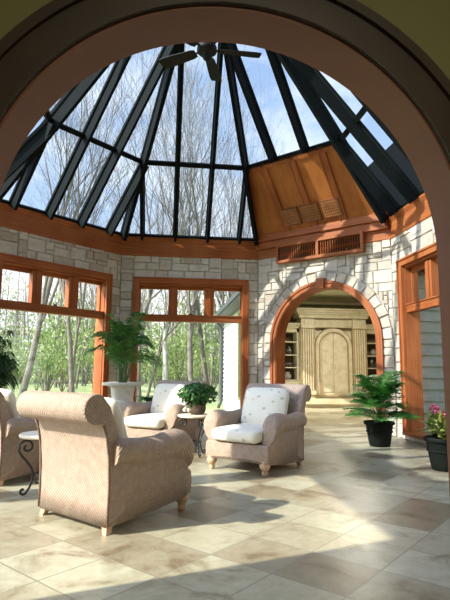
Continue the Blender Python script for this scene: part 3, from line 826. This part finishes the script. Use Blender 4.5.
# ------------------------------------------------------------------ armchairs
def arc(cy, cz, r, a0, a1, n):
    return [(cy + r * math.cos(math.radians(a0 + (a1 - a0) * i / n)), cz + r * math.sin(math.radians(a0 + (a1 - a0) * i / n))) for i in range(n + 1)]
def make_armchair():
    root = empty('armchair')
    b = MB()   # back with the rolled top
    prof = [(-.385, .05), (-.380, .2), (-.385, .4), (-.405, .58), (-.435, .70), (-.47, .735)] + arc(-.520, .835, .102, -85, -300, 12) + [(-.40, .845), (-.36, .74), (-.30, .6), (-.255, .45), (-.23, .30), (-.23, .12)]
    cy = sum(p[0] for p in prof) / len(prof); cz = sum(p[1] for p in prof) / len(prof)
    rings = []
    for x, k in ((-.415, .88), (-.41, .95), (-.395, 1), (-.2, 1), (0, 1), (.2, 1), (.395, 1), (.41, .95), (.415, .88)):
        ring = []
        for y, z in prof:
            sx = .985 + .015 * min(1, max(0, (z - .1) / .6))
            ring.append(V((x * sx, cy + (y - cy) * (1 - (1 - k) * .35), cz + (z - cz) * (1 - (1 - k) * .25))))
        rings.append(ring)
    b.loft(rings); b.boxuv(); obj('backrest', b, M['wicker'], root)
    # piping down the back edges
    for sx in (-1, 1):
        p = MB(); p.tube([V((sx * .404, -.385, .06)), V((sx * .405, -.383, .3)), V((sx * .407, -.395, .5)), V((sx * .408, -.425, .66)), V((sx * .409, -.455, .725))], .010, 6); obj('edge_braid', p, M['braid'], root)
    for sx in (-1, 1):   # rolled arms
        b = MB(); rings = []
        for y, zt, k, zb in ((-.365, .60, .85, .055), (-.34, .62, .92, .055), (-.25, .625, .95, .06), (-.1, .61, .98, .07), (.05, .612, 1.02, .08), (.16, .635, 1.08, .09), (.26, .645, 1.16, .10), (.33, .63, 1.18, .105), (.375, .59, 1.1, .11), (.40, .53, .9, .12), (.408, .46, .65, .13)):
            r = .092 * k; c = (.032, zt - r)
            sec = [(-.055, zb), (-.055, zt - 2.0 * r)]
            sec += [(c[0] + r * math.cos(math.radians(t)), c[1] + r * math.sin(math.radians(t))) for t in range(165, -61, -20)]
            sec += [(.050, zt - 2.0 * r), (.046, zt - 2.1 * r), (.044, zt - 2.5 * r), (.046, zb)]
            rings.append([V((sx * (.362 + a), y, z)) for a, z in sec])
        b.loft(rings); b.boxuv(); obj('arm', b, M['wicker'], root)
    b = MB()  # seat frame with a bowed apron
    rings = []
    for z, o in ((.125, -.01), (.135, 0), (.22, .005), (.30, .0), (.315, -.01)):
        pts = []
        for i in range(13):
            u = -1 + i / 6; pts.append(V((u * (.40 + o), .485 + o - .035 * u * u, z + (.03 * (1 - u * u) if z < .14 else 0))))
        pts += [V((.38, -.36, z)), V((-.38, -.36, z))]
        rings.append(pts)
    b.loft(rings, smooth=False); b.boxuv(); obj('seat_frame', b, M['wicker'], root)
    b = MB(); b.superq((0, .13, .395), (.625, .83, .175), .42, .26, sag=.18); obj('seat_cushion', b, M['cushion'], root)
    b = MB(); b.superq((0, 0, 0), (.60, .50, .20), .62, .30, sag=.35); obj('back_cushion', b, M['cushion'], root, loc=(0, -.185, .655), rot=(math.radians(90 + 20), 0, 0))
    for sx in (-1, 1):
        b = MB(); b.lathe([(.024, 0), (.03, .006), (.034, .03), (.028, .05), (.042, .06), (.058, .09), (.056, .115), (.04, .128), (.05, .135), (.05, .15)], c=(sx * .345, .41, 0), n=16); obj('foot', b, M['foot_wood'], root)
        b = MB(); b.loft([[V((sx * (.355 + o) + dx * w, -.345 - o + dy * w, z)) for dx, dy in ((-1, -1), (1, -1), (1, 1), (-1, 1))] for z, w, o in ((0, .020, .018), (.03, .024, .008), (.11, .030, 0))], smooth=False); obj('foot', b, M['foot_wood'], root)
    return root
chair0 = make_armchair()
def place(o, x, y, face, label):
    o.location = (x, y, 0); o.rotation_euler = (0, 0, math.atan2(face[1], face[0]) - PI / 2); tag(o, label, 'armchair', 'wicker armchairs'); return o
CH = [(-.86, -2.76, (.70, .71), 'wicker armchair nearest the camera, seen from behind with its back to us'),
      (-2.03, -1.26, (.68, .73), 'wicker armchair cut off by the left edge, behind the scroll table'),
      (.60, -.97, (-.66, -.75), 'wicker armchair facing us, standing alone in front of the doorway'),
      (-.50, .48, (-.56, -.83), 'wicker armchair in the middle, between stone urn and small bushy plant')]
for i, c in enumerate(CH): place(chair0 if i == 0 else copy_tree(chair0), *c)

# ------------------------------------------------------------------ scroll-leg side tables
def spiral(cr, cz, r0, r1, a0, a1, n=14):
    return [(cr + (r0 + (r1 - r0) * i / n) * math.cos(math.radians(a0 + (a1 - a0) * i / n)), cz + (r0 + (r1 - r0) * i / n) * math.sin(math.radians(a0 + (a1 - a0) * i / n))) for i in range(n + 1)]
def make_table():
    root = empty('side_table')
    b = MB(); b.lathe([(.215, .490), (.228, .494), (.235, .506), (.235, .518), (.228, .524), (.001, .525)], n=36); obj('table_top', b, M['table_stone'], root)
    b = MB(); ring = [(.15 * math.cos(2 * PI * k / 24), .15 * math.sin(2 * PI * k / 24), .482) for k in range(25)]; b.tube(ring, .008, 6); obj('ring_stretcher', b, M['iron'], root); b = MB()
    ring = [(.085 * math.cos(2 * PI * k / 24), .085 * math.sin(2 * PI * k / 24), .175) for k in range(25)]; b.tube(ring, .007, 6); obj('ring_stretcher', b, M['iron'], root)
    for k in range(3):
        a = 2 * PI * k / 3; b = MB()
        pts = spiral(.165, .412, .014, .068, 420, 0, 22)[:-1] + [(.228, .38), (.20, .335), (.155, .285), (.12, .235), (.10, .18), (.105, .12), (.125, .065), (.150, .028)] + spiral(.178, .040, .032, .012, 205, 480, 14)
        b.tube([(r * math.cos(a), r * math.sin(a), z) for r, z in pts], .0105, 7)
        b.tube([(.10 * math.cos(a), .10 * math.sin(a), .18)] + [(r * math.cos(a), r * math.sin(a), z) for r, z in spiral(.065, .12, .06, .012, 60, 340, 12)], .007, 6)
        obj('leg', b, M['iron'], root)
    return root
t0 = make_table(); t0.location = (-1.53, -2.09, 0); t0.rotation_euler = (0, 0, math.radians(205)); tag(t0, 'scroll-legged iron side table behind the nearest armchair, left side', 'side table', 'iron side tables')
t1 = copy_tree(t0); t1.location = (-.07, -.20, 0); t1.rotation_euler = (0, 0, math.radians(-75)); tag(t1, 'iron side table holding the bushy plant between two armchairs', 'side table', 'iron side tables')

# ------------------------------------------------------------------ plants
def frond(mb, base, az, length, rise, droop, nl, ll, lw, r, twist=.0, stem=.006, taper=True, start=.25, vdrop=.25, mi_stem=1):
    """arching rachis with leaflets along both sides"""
    pts = []; N = 16
    d = V((math.cos(az), math.sin(az), 0))
    for i in range(N + 1):
        t = i / N
        pts.append(V(base) + d * length * (t * (.35 + .65 * t)) + V((0, 0, rise * (1.75 * t - .75 * t * t) - droop * t ** 3)))
    mb.tube(pts, [stem * (1 - .8 * i / N) for i in range(N + 1)], 4, mi=mi_stem, cap=False)
    for k in range(nl):
        t = start + (1 - start) * (k + .5) / nl; f = t * N; i = min(int(f), N - 1); p = pts[i].lerp(pts[i + 1], f - i); tg = (pts[i + 1] - pts[i]).normalized()
        side = tg.cross(V((0, 0, 1)));
        if side.length < .05: side = V((-d.y, d.x, 0))
        side.normalize(); up = side.cross(tg)
        L = ll * (math.sin(PI * min(1, .12 + .88 * (t - start) / (1 - start)) ** .8) * .85 + .15) if taper else ll
        for sg in (-1, 1):
            dr = (side * sg * .85 + tg * .65 + up * r.uniform(-.05, .3)).normalized()
            q = p + dr * L * .5; e = p + dr * L - V((0, 0, vdrop * L)); w = tg * lw / 2
            tn2 = r.random()
            mb.face([p, q - w + up * .004, e, q + w + up * .004], tint=tn2)
def leaf_ball(mb, c, rad, n, size, r, flat=1.0, up=.4, mi=0, fill=.35):
    for _ in range(n):
        d = V((r.gauss(0, 1), r.gauss(0, 1), r.gauss(0, 1) + up)); d.normalize()
        k = (1 - fill * r.random() ** 1.5)
        p = V(c) + V((d.x * rad[0] * k, d.y * rad[1] * k, d.z * rad[2] * k))
        a = V((r.gauss(0, 1), r.gauss(0, 1), r.gauss(0, 1) * flat)) + d * .8; a.normalize(); b = a.cross(d)
        if b.length < .1: b = a.cross(V((0, 0, 1)))
        b.normalize(); s = size * r.uniform(.7, 1.3)
        mb.face([p - a * s * .5, p - b * s * .3, p + a * s * .5, p + b * s * .3], tint=r.random(), mi=mi)

def pot_mesh(kind):
    b = MB()
    if kind == 'urn':
        b.box((0, 0, .03), (.36, .36, .06)); b.lathe([(.15, .06), (.165, .08), (.12, .12), (.085, .17), (.10, .22), (.17, .29), (.215, .36), (.222, .44), (.19, .52), (.19, .60), (.20, .68), (.215, .78), (.24, .80), (.355, .815), (.365, .835), (.36, .865), (.30, .87), (.22, .86), (.20, .80)], n=32)
        b.lathe([(.19, .50), (.205, .51), (.205, .535), (.19, .545)], n=32)
    elif kind == 'black':
        b.lathe([(.145, 0), (.15, .01), (.165, .08), (.185, .22), (.20, .31), (.222, .315), (.228, .335), (.225, .36), (.205, .362), (.195, .33), (.001, .32)], n=28); b.lathe([(.188, .20), (.196, .205), (.199, .22), (.192, .225)], n=28)
    return b

# palm in the stone urn
R1 = random.Random(21)
pl = empty('potted_palm', (-1.23, 2.40, 0)); tag(pl, 'feathery green palm in a white stone urn between two windows', 'palm')
obj('urn', pot_mesh('urn'), M['urn'], pl, bevel=.006)
b = MB(); b.lathe([(.20, .83), (.001, .84)], n=20, cap=False); obj('soil', b, M['soil'], pl)
for k in range(30):
    b = MB(); az = k * 2.399 + R1.uniform(-.2, .2); t = k / 30
    rise = R1.uniform(1.05, 1.52) * (1 - .42 * t); ln = .20 + .56 * t + R1.uniform(-.05, .12)
    if abs(math.atan2(math.sin(az - 2.3), math.cos(az - 2.3))) < .6: ln *= .55
    frond(b, (R1.uniform(-.08, .08), R1.uniform(-.08, .08), .83), az, ln, rise, .08 + .40 * t, 18, .32, .034, R1, stem=.008, start=.34, vdrop=.35)
    obj('frond', b, [M['palm'], M['stem_green']], pl)
# dark palm at the left edge
R1 = random.Random(5)
pl = empty('potted_palm', (-2.88, .60, 0)); tag(pl, 'dark palm whose leaves enter at the left edge beside the left window', 'palm')
obj('pot', pot_mesh('black'), M['black_pot'], pl, bevel=.004)
b = MB(); b.lathe([(.19, .335), (.001, .34)], n=16, cap=False); obj('soil', b, M['soil'], pl)
for k in range(26):
    b = MB(); az = k * 2.399; t = k / 26
    frond(b, (R1.uniform(-.06, .06), R1.uniform(-.06, .06), .33), az, .12 + .16 * t + R1.uniform(-.04, .05), R1.uniform(1.0, 1.5) * (1 - .25 * t), .2 + .25 * t, 20, .30, .020, R1, stem=.008, start=.3, vdrop=.75)
    obj('frond', b, [M['palm_dark'], M['stem_green']], pl)
# layered fern in the black pot by the right window
R1 = random.Random(9)
pl = empty('potted_fern', (2.74, .50, 0)); tag(pl, 'bright green layered fern in a black pot by the right window', 'fern')
obj('pot', pot_mesh('black'), M['black_pot'], pl, bevel=.004)
b = MB(); b.lathe([(.19, .335), (.001, .34)], n=16, cap=False); obj('soil', b, M['soil'], pl)
def spray(b, base, az, ln, rise, droop, r):
    N = 12; d = V((math.cos(az), math.sin(az), 0)); pts = []
    for i in range(N + 1):
        t = i / N; pts.append(V(base) + d * ln * (t ** 1.25) + V((0, 0, rise * (1 - (1 - t) ** 2.2) - droop * t ** 3)))
    b.tube(pts, [.006 * (1 - .8 * i / N) for i in range(N + 1)], 4, mi=1, cap=False)
    for k in range(15):
        t = .36 + .62 * (k + .5) / 15; f = t * N; i = min(int(f), N - 1); p = pts[i].lerp(pts[i + 1], f - i); tg = (pts[i + 1] - pts[i]).normalized()
        side = tg.cross(V((0, 0, 1))).normalized(); L = .30 * (1 - ((t - .36) / .64) ** 1.3) + .04
        for sg in (-1, 1):
            dr = (side * sg + tg * .55 + V((0, 0, r.uniform(-.1, .05)))).normalized(); tn2 = r.random()
            nsub = max(3, int(L / .03))
            for m in range(nsub):
                u = (m + .7) / nsub; q = p + dr * L * u - V((0, 0, .10 * L * u * u)); cr = dr.cross(V((0, 0, 1))).normalized(); s2 = .052 * (1 - .55 * u) + .012
                for g in (-1, 1):
                    e = q + cr * g * s2 + dr * s2 * .6 + V((0, 0, r.uniform(-.012, .012))); w = dr * .011
                    b.face([q - w, e, q + w + dr * .006], tint=min(1, max(0, tn2 + r.uniform(-.25, .25))))
FR = [(k * 2.399 + .4, .26 + .36 * ((k * 7) % 24) / 24 , .68 - .028 * ((k * 7) % 24) + R1.uniform(-.08, .08)) for k in range(26)]
for az, ln, rs in FR:
    b = MB(); spray(b, (R1.uniform(-.05, .05), R1.uniform(-.05, .05), .33), az, ln, max(.18, rs), R1.uniform(.04, .16), R1); obj('frond', b, [M['fern'], M['stem_green']], pl)
for az, ln, rs in ((0.15, .36, .80), (2.9, .36, .74), (1.8, .30, .72), (4.6, .34, .70), (-.9, .38, .62), (3.6, .42, .60)):
    b = MB(); spray(b, (0, 0, .33), az, ln, rs, .02, R1); obj('frond', b, [M['fern'], M['stem_green']], pl)
# croton with pink flowers at the right edge
R1 = random.Random(31)
pl = empty('potted_flowers', (2.72, -1.32, 0)); tag(pl, 'dark pot of yellow-green leaves and pink flowers at the right edge', 'potted plant')
obj('pot', pot_mesh('black'), M['black_pot'], pl, bevel=.004)
b = MB(); b.lathe([(.19, .335), (.001, .34)], n=16, cap=False); obj('soil', b, M['soil'], pl)
b = MB()
for k in range(110):
    az = R1.uniform(0, 2 * PI); el = R1.uniform(.3, 1.35); d = V((math.cos(az) * math.cos(el), math.sin(az) * math.cos(el), math.sin(el))); L = R1.uniform(.2, .40)
    p0 = V((0, 0, .34)) + d * .05; s = d.cross(V((0, 0, 1))).normalized() * .034; tip = p0 + d * L - V((0, 0, .07))
    m = p0 + d * L * .6
    b.face([p0, m - s, tip, m + s], tint=R1.random())
leaf_ball(b, (0, 0, .46), (.17, .17, .17), 160, .09, R1); obj('foliage', b, M['croton'], pl)
for k in range(9):
    az = k * 2.399; c = V((.13 * math.cos(az) * (.3 + .7 * (k % 3) / 2), .13 * math.sin(az) * (.3 + .7 * (k % 3) / 2), .62 + .06 * math.sin(k * 1.7)))
    b = MB()
    leaf_ball(b, c, (.055, .055, .05), 46, .04, R1, fill=.7); b.tube([V((0, 0, .36)), c], .005, 4, mi=1); obj('flower', b, [M['pink_flower'], M['stem_green']], pl)
# bushy plant on the side table
R1 = random.Random(41)
pl = empty('potted_bush', (-.05, -.19, .5255)); tag(pl, 'bushy green plant in a basket pot on the iron side table', 'potted plant')
b = MB(); b.lathe([(.075, 0), (.10, .02), (.115, .07), (.11, .12), (.12, .13), (.11, .135), (.001, .12)], n=20); obj('basket_pot', b, M['clay'], pl)
b = MB(); leaf_ball(b, (0, 0, .25), (.26, .26, .155), 900, .058, R1, up=.5, fill=.6); leaf_ball(b, (0, 0, .17), (.15, .15, .09), 200, .055, R1, fill=.5)
for k in range(14): b.tube([V((0, 0, .11)), V((.2 * math.cos(k * 2.4), .2 * math.sin(k * 2.4), .28))], .004, 4, mi=1)
obj('foliage', b, [M['bush'], M['stem_green']], pl)
for q in ((-.16, -.13, .10), (-.12, -.17, .07), (-.17, -.09, .06)):
    b = MB(); leaf_ball(b, q, (.026, .026, .022), 26, .026, R1, fill=.8); b.tube([V((-.06, -.06, .12)), V(q)], .003, 4, mi=1); obj('flower', b, [M['white_flower'], M['stem_green']], pl)
# low fern under the middle window
R1 = random.Random(51)
pl = empty('potted_fern', (-.72, 2.75, 0)); tag(pl, 'small low fern on the floor right of the stone urn', 'fern')
b = pot_mesh('black'); 
obj('pot', b, M['black_pot'], pl)
b = MB(); b.lathe([(.19, .335), (.001, .34)], n=16, cap=False); obj('soil', b, M['soil'], pl)
for k in range(26):
    b = MB(); frond(b, (0, 0, .33), k * 2.399, R1.uniform(.16, .34), R1.uniform(.16, .36), R1.uniform(.05, .2), 14, .10, .022, R1, stem=.004, start=.15); obj('frond', b, [M['bush'], M['stem_green']], pl)

# ------------------------------------------------------------------ woods outside
def bare_tree(seed, H, r0, lean=(0, 0), depth=6, spread=.55, fork=.35, mat='bark'):
    r = random.Random(seed); mb = MB()
    def branch(p, d, L, rad, lev):
        n = 5 if lev == 0 else (4 if lev < 3 else 3); pts = [p]; rr = [rad]; dd = d.copy(); end = .55 if lev < depth - 1 else .3
        for i in range(n):
            dd = (dd + V((r.gauss(0, .09), r.gauss(0, .09), r.gauss(0, .06) + .05))).normalized()
            pts.append(pts[-1] + dd * L / n); rr.append(rad * (1 - (1 - end) * (i + 1) / n))
        mb.tube(pts, rr, 7 if lev == 0 else (5 if lev < 2 else 3), cap=False)
        if lev >= depth: return
        kids = 5 if lev == 0 else (3 if lev < depth - 2 else 2)
        for k in range(kids):
            t = r.uniform(fork if lev == 0 else .3, 1.0) if k else 1.0
            f = t * n; i = min(int(f), n - 1); q = pts[i].lerp(pts[i + 1], f - i); rq = rr[i] * (1 - (f - i)) + rr[i + 1] * (f - i)
            ax = V((r.gauss(0, 1), r.gauss(0, 1), r.gauss(0, .4))); ax = (ax - dd * ax.dot(dd)).normalized()
            a = r.uniform(.25, .8) * spread * (1.25 if k else .5)
            nd = (dd * math.cos(a) + ax * math.sin(a) + V((0, 0, .08))).normalized()
            branch(q, nd, L * r.uniform(.55, .78) * (1 if lev else .8), max(rq * r.uniform(.55, .8), .006), lev + 1)
    branch(V((0, 0, -.3)), V((lean[0], lean[1], 1)).normalized(), H * .42, r0, 0)
    return mb.mesh('bare_tree', M[mat])
protos = [bare_tree(1, 17, .13), bare_tree(2, 19, .13, (.06, .02)), bare_tree(3, 15, .10, (-.08, 0), spread=.7), bare_tree(4, 20, .14, fork=.5, mat='bark_pale'), bare_tree(8, 13, .09, (.12, 0), depth=5)]
def tree(me, x, y, rz, sc, label, group=None):
    o = bpy.data.objects.new('bare_tree', me); COL.objects.link(o); o.location = (x, y, -.25); o.rotation_euler = (0, 0, rz); o.scale = (sc, sc, sc)
    tag(o, label, 'tree', group); return o
def at(u, dist):      # place along a sight line from the photographer: direction in degrees right of the room's depth axis
    a = math.radians(u); return (-.49 + dist * math.sin(a), -6.895 + dist * math.cos(a))
feat = [(-15.2, 22, 1, 1.1, 1.15, 'thick grey trunk in the left part of the left window'),
        (-9.7, 21, 2, 2.0, 1.1, 'slim forked tree near the right jamb of the left window'),
        (.2, 23, 3, .6, 1.0, 'pale leaning trunk left of centre in the middle window'),
        (3.6, 20, 0, 2.2, 1.0, 'dark straight trunk behind the bushy plant in the middle window'),
        (5.2, 25, 1, 4.0, 1.05, 'grey trunk just left of the white siding in the middle window')]
for a, d, k, rz, sc, lb in feat: tree(protos[k], *at(a, d), rz, sc, lb)
R2 = random.Random(77)
for i in range(42):
    a = R2.uniform(-34, 13.5) if i % 4 else R2.uniform(-8, 10); d = R2.uniform(21, 46)
    x, y = at(a, d)
    if x > .2 and y < 12.5: continue
    k = R2.choice((0, 1, 2, 4, 4, 4, 2)); tree(protos[k], x, y, R2.uniform(0, 6.28), R2.uniform(.65, 1.1), 'bare grey tree in the spring woods outside the windows', 'bare trees in the woods')
# undergrowth: young leafing shrubs, each its own object
def shrub(seed, w, h, n, size):
    r = random.Random(seed); mb = MB()
    for k in range(9):
        a = r.uniform(0, 6.28); e = V((math.cos(a) * w * .6 * r.random(), math.sin(a) * w * .6 * r.random(), h * r.uniform(.6, 1.05)))
        mb.tube([V((0, 0, -.1)), e * .5 + V((r.uniform(-.1, .1), 0, .1)), e], [.025, .016, .006], 4, mi=1, cap=False)
        leaf_ball(mb, e * .82, (w * .38, w * .38, h * .28), n // 9, size, r, fill=1)
    return mb.mesh('leafing_shrub', [M['spring'], M['bark']])
sh = [shrub(1, 2.2, 2.6, 420, .15), shrub(2, 2.8, 3.8, 520, .17), shrub(3, 2.0, 1.6, 420, .13)]
for i in range(58):
    a = R2.uniform(-32, 13); d = R2.uniform(21, 48); x, y = at(a, d)
    if x > .2 and y < 12.5: continue
    o = bpy.data.objects.new('leafing_shrub', R2.choice(sh)); COL.objects.link(o); o.location = (x, y, -.25); o.rotation_euler = (0, 0, R2.uniform(0, 6)); k = R2.uniform(.8, 1.3); o.scale = (k, k, k * R2.uniform(.8, 1.2))
    tag(o, 'pale green leafing shrub in the undergrowth outside the windows', 'shrub', 'leafing shrubs in the woods')
# distant woodland too dense to count
mb = MB(); r = random.Random(3)
for i in range(420):
    a = r.uniform(-42, 24); d = r.uniform(48, 74); x, y = at(a, d); h = r.uniform(8, 12.5); ln = r.uniform(-.6, .6)
    mb.tube([V((x, y, -.3)), V((x + ln * .5, y, h * .5)), V((x + ln, y + r.uniform(-1, 1), h))], [r.uniform(.07, .2), .09, .02], 4, mi=1, cap=False)
    for q in range(4):
        t = r.uniform(.4, .95); s = r.choice((-1, 1)); mb.tube([V((x + ln * t, y, h * t)), V((x + ln * t + s * r.uniform(.5, 1.6), y, h * t + r.uniform(.8, 2.4)))], [.05, .012], 3, mi=1, cap=False)
    for q in range(60):
        c = V((x + r.gauss(0, 2.2), y + r.gauss(0, 1), min(11.5, abs(r.gauss(0, 4.0))))); a2 = V((r.gauss(0, 1), r.gauss(0, 1), r.gauss(0, 1))).normalized(); b2 = a2.cross(V((0, .3, 1))).normalized(); s = r.uniform(.14, .30)
        mb.face([c - a2 * s, c - b2 * s * .7, c + a2 * s, c + b2 * s * .7], tint=r.random())
tag(obj('distant_woods', mb, [M['spring'], M['bark_pale']]), 'hazy far woodland of thin trunks and new leaves', 'woods', kind='stuff')

# ------------------------------------------------------------------ sky, sun
wd = bpy.data.worlds.new('sky'); scn.world = wd; wd.use_nodes = True
nt = wd.node_tree; nt.nodes.clear()
def wn(t, **k):
    n = nt.nodes.new(t)
    for a, b in k.items(): setattr(n, a, b)
    return n
out = wn('ShaderNodeOutputWorld'); bg = wn('ShaderNodeBackground'); nt.links.new(bg.outputs[0], out.inputs[0])
tc = wn('ShaderNodeTexCoord'); sep = wn('ShaderNodeSeparateXYZ'); nt.links.new(tc.outputs['Generated'], sep.inputs[0])
gr_ = wn('ShaderNodeValToRGB'); nt.links.new(sep.outputs[2], gr_.inputs[0])
e = gr_.color_ramp.elements; e[0].position = .0; e[0].color = (.90, .90, .86, 1); e[1].position = .75; e[1].color = (.26, .38, .62, 1)
x = e.new(.30); x.color = (.50, .62, .80, 1)
mp = wn('ShaderNodeMapping'); mp.inputs['Scale'].default_value = (1.6, 1.6, 2.6); nt.links.new(tc.outputs['Generated'], mp.inputs[0])
nz = wn('ShaderNodeTexNoise'); nz.inputs['Scale'].default_value = 3.0; nz.inputs['Detail'].default_value = 7; nz.inputs['Roughness'].default_value = .6; nt.links.new(mp.outputs[0], nz.inputs['Vector'])
cr = wn('ShaderNodeValToRGB'); nt.links.new(nz.outputs[0], cr.inputs[0]); cr.color_ramp.elements[0].position = .45; cr.color_ramp.elements[1].position = .72
mx = wn('ShaderNodeMix', data_type='RGBA'); nt.links.new(cr.outputs[0], mx.inputs[0]); nt.links.new(gr_.outputs[0], mx.inputs[6]); mx.inputs[7].default_value = (1.0, 1.0, 1.0, 1)
SUN_AZ, SUN_EL = math.radians(17.5), math.radians(33)
dt = wn('ShaderNodeVectorMath', operation='DOT_PRODUCT'); nt.links.new(tc.outputs['Generated'], dt.inputs[0]); dt.inputs[1].default_value = (-math.cos(SUN_AZ) * math.cos(SUN_EL), -math.sin(SUN_AZ) * math.cos(SUN_EL), math.sin(SUN_EL))
ma = wn('ShaderNodeMath', operation='MAXIMUM'); nt.links.new(dt.outputs['Value'], ma.inputs[0]); ma.inputs[1].default_value = 0
mb_ = wn('ShaderNodeMath', operation='POWER'); nt.links.new(ma.outputs[0], mb_.inputs[0]); mb_.inputs[1].default_value = 4.0
mc = wn('ShaderNodeMath', operation='MULTIPLY_ADD'); nt.links.new(mb_.outputs[0], mc.inputs[0]); mc.inputs[1].default_value = 5.5; mc.inputs[2].default_value = 1.15
nt.links.new(mx.outputs[2], bg.inputs[0]); nt.links.new(mc.outputs[0], bg.inputs[1])

ld = V((math.cos(SUN_AZ) * math.cos(SUN_EL), math.sin(SUN_AZ) * math.cos(SUN_EL), -math.sin(SUN_EL)))
sd = bpy.data.lights.new('sun', 'SUN'); sd.energy = 6.2; sd.angle = math.radians(.6); sd.color = (1.0, .93, .80)
so = bpy.data.objects.new('sun', sd); COL.objects.link(so); so.rotation_euler = ld.to_track_quat('-Z', 'Y').to_euler(); so.location = (-20, -8, 18)
# added fill lights without fixtures, behind the camera and in the far room
hl = bpy.data.lights.new('hall_fill', 'AREA'); hl.energy = 40; hl.size = .6; hl.color = (1, .9, .72)
ho = bpy.data.objects.new('hall_fill', hl); COL.objects.link(ho); ho.location = (0, -7.8, 3.05)
fl_ = bpy.data.lights.new('far_room_fill', 'AREA'); fl_.energy = 120; fl_.size = 1.2; fl_.color = (1, .92, .75)
fo = bpy.data.objects.new('far_room_fill', fl_); COL.objects.link(fo); fo.location = (4.5, 5.2, 3.38)

# ------------------------------------------------------------------ camera
cd = bpy.data.cameras.new('camera'); cam = bpy.data.objects.new('camera', cd); COL.objects.link(cam)
cd.sensor_fit = 'VERTICAL'; cd.sensor_height = 36; cd.lens = 36 * 500.66 / 600; cd.clip_start = .05; cd.clip_end = 400
yaw, tilt, roll = .1177, .1394, -.0094
fwd = V((math.sin(yaw) * math.cos(tilt), math.cos(yaw) * math.cos(tilt), math.sin(tilt)))
right = V((math.cos(yaw), -math.sin(yaw), 0)); up = right.cross(fwd)
r2 = right * math.cos(roll) - up * math.sin(roll); u2 = right * math.sin(roll) + up * math.cos(roll)
mw = Matrix((r2, u2, -fwd)).transposed().to_4x4(); mw.translation = V((-.490, -6.895, 1.1)); cam.matrix_world = mw
scn.camera = cam
scn.view_settings.view_transform = 'Standard'; scn.view_settings.look = 'None'; scn.view_settings.gamma = 1; scn.view_settings.use_curve_mapping = False
scn.view_settings.exposure = 0.78
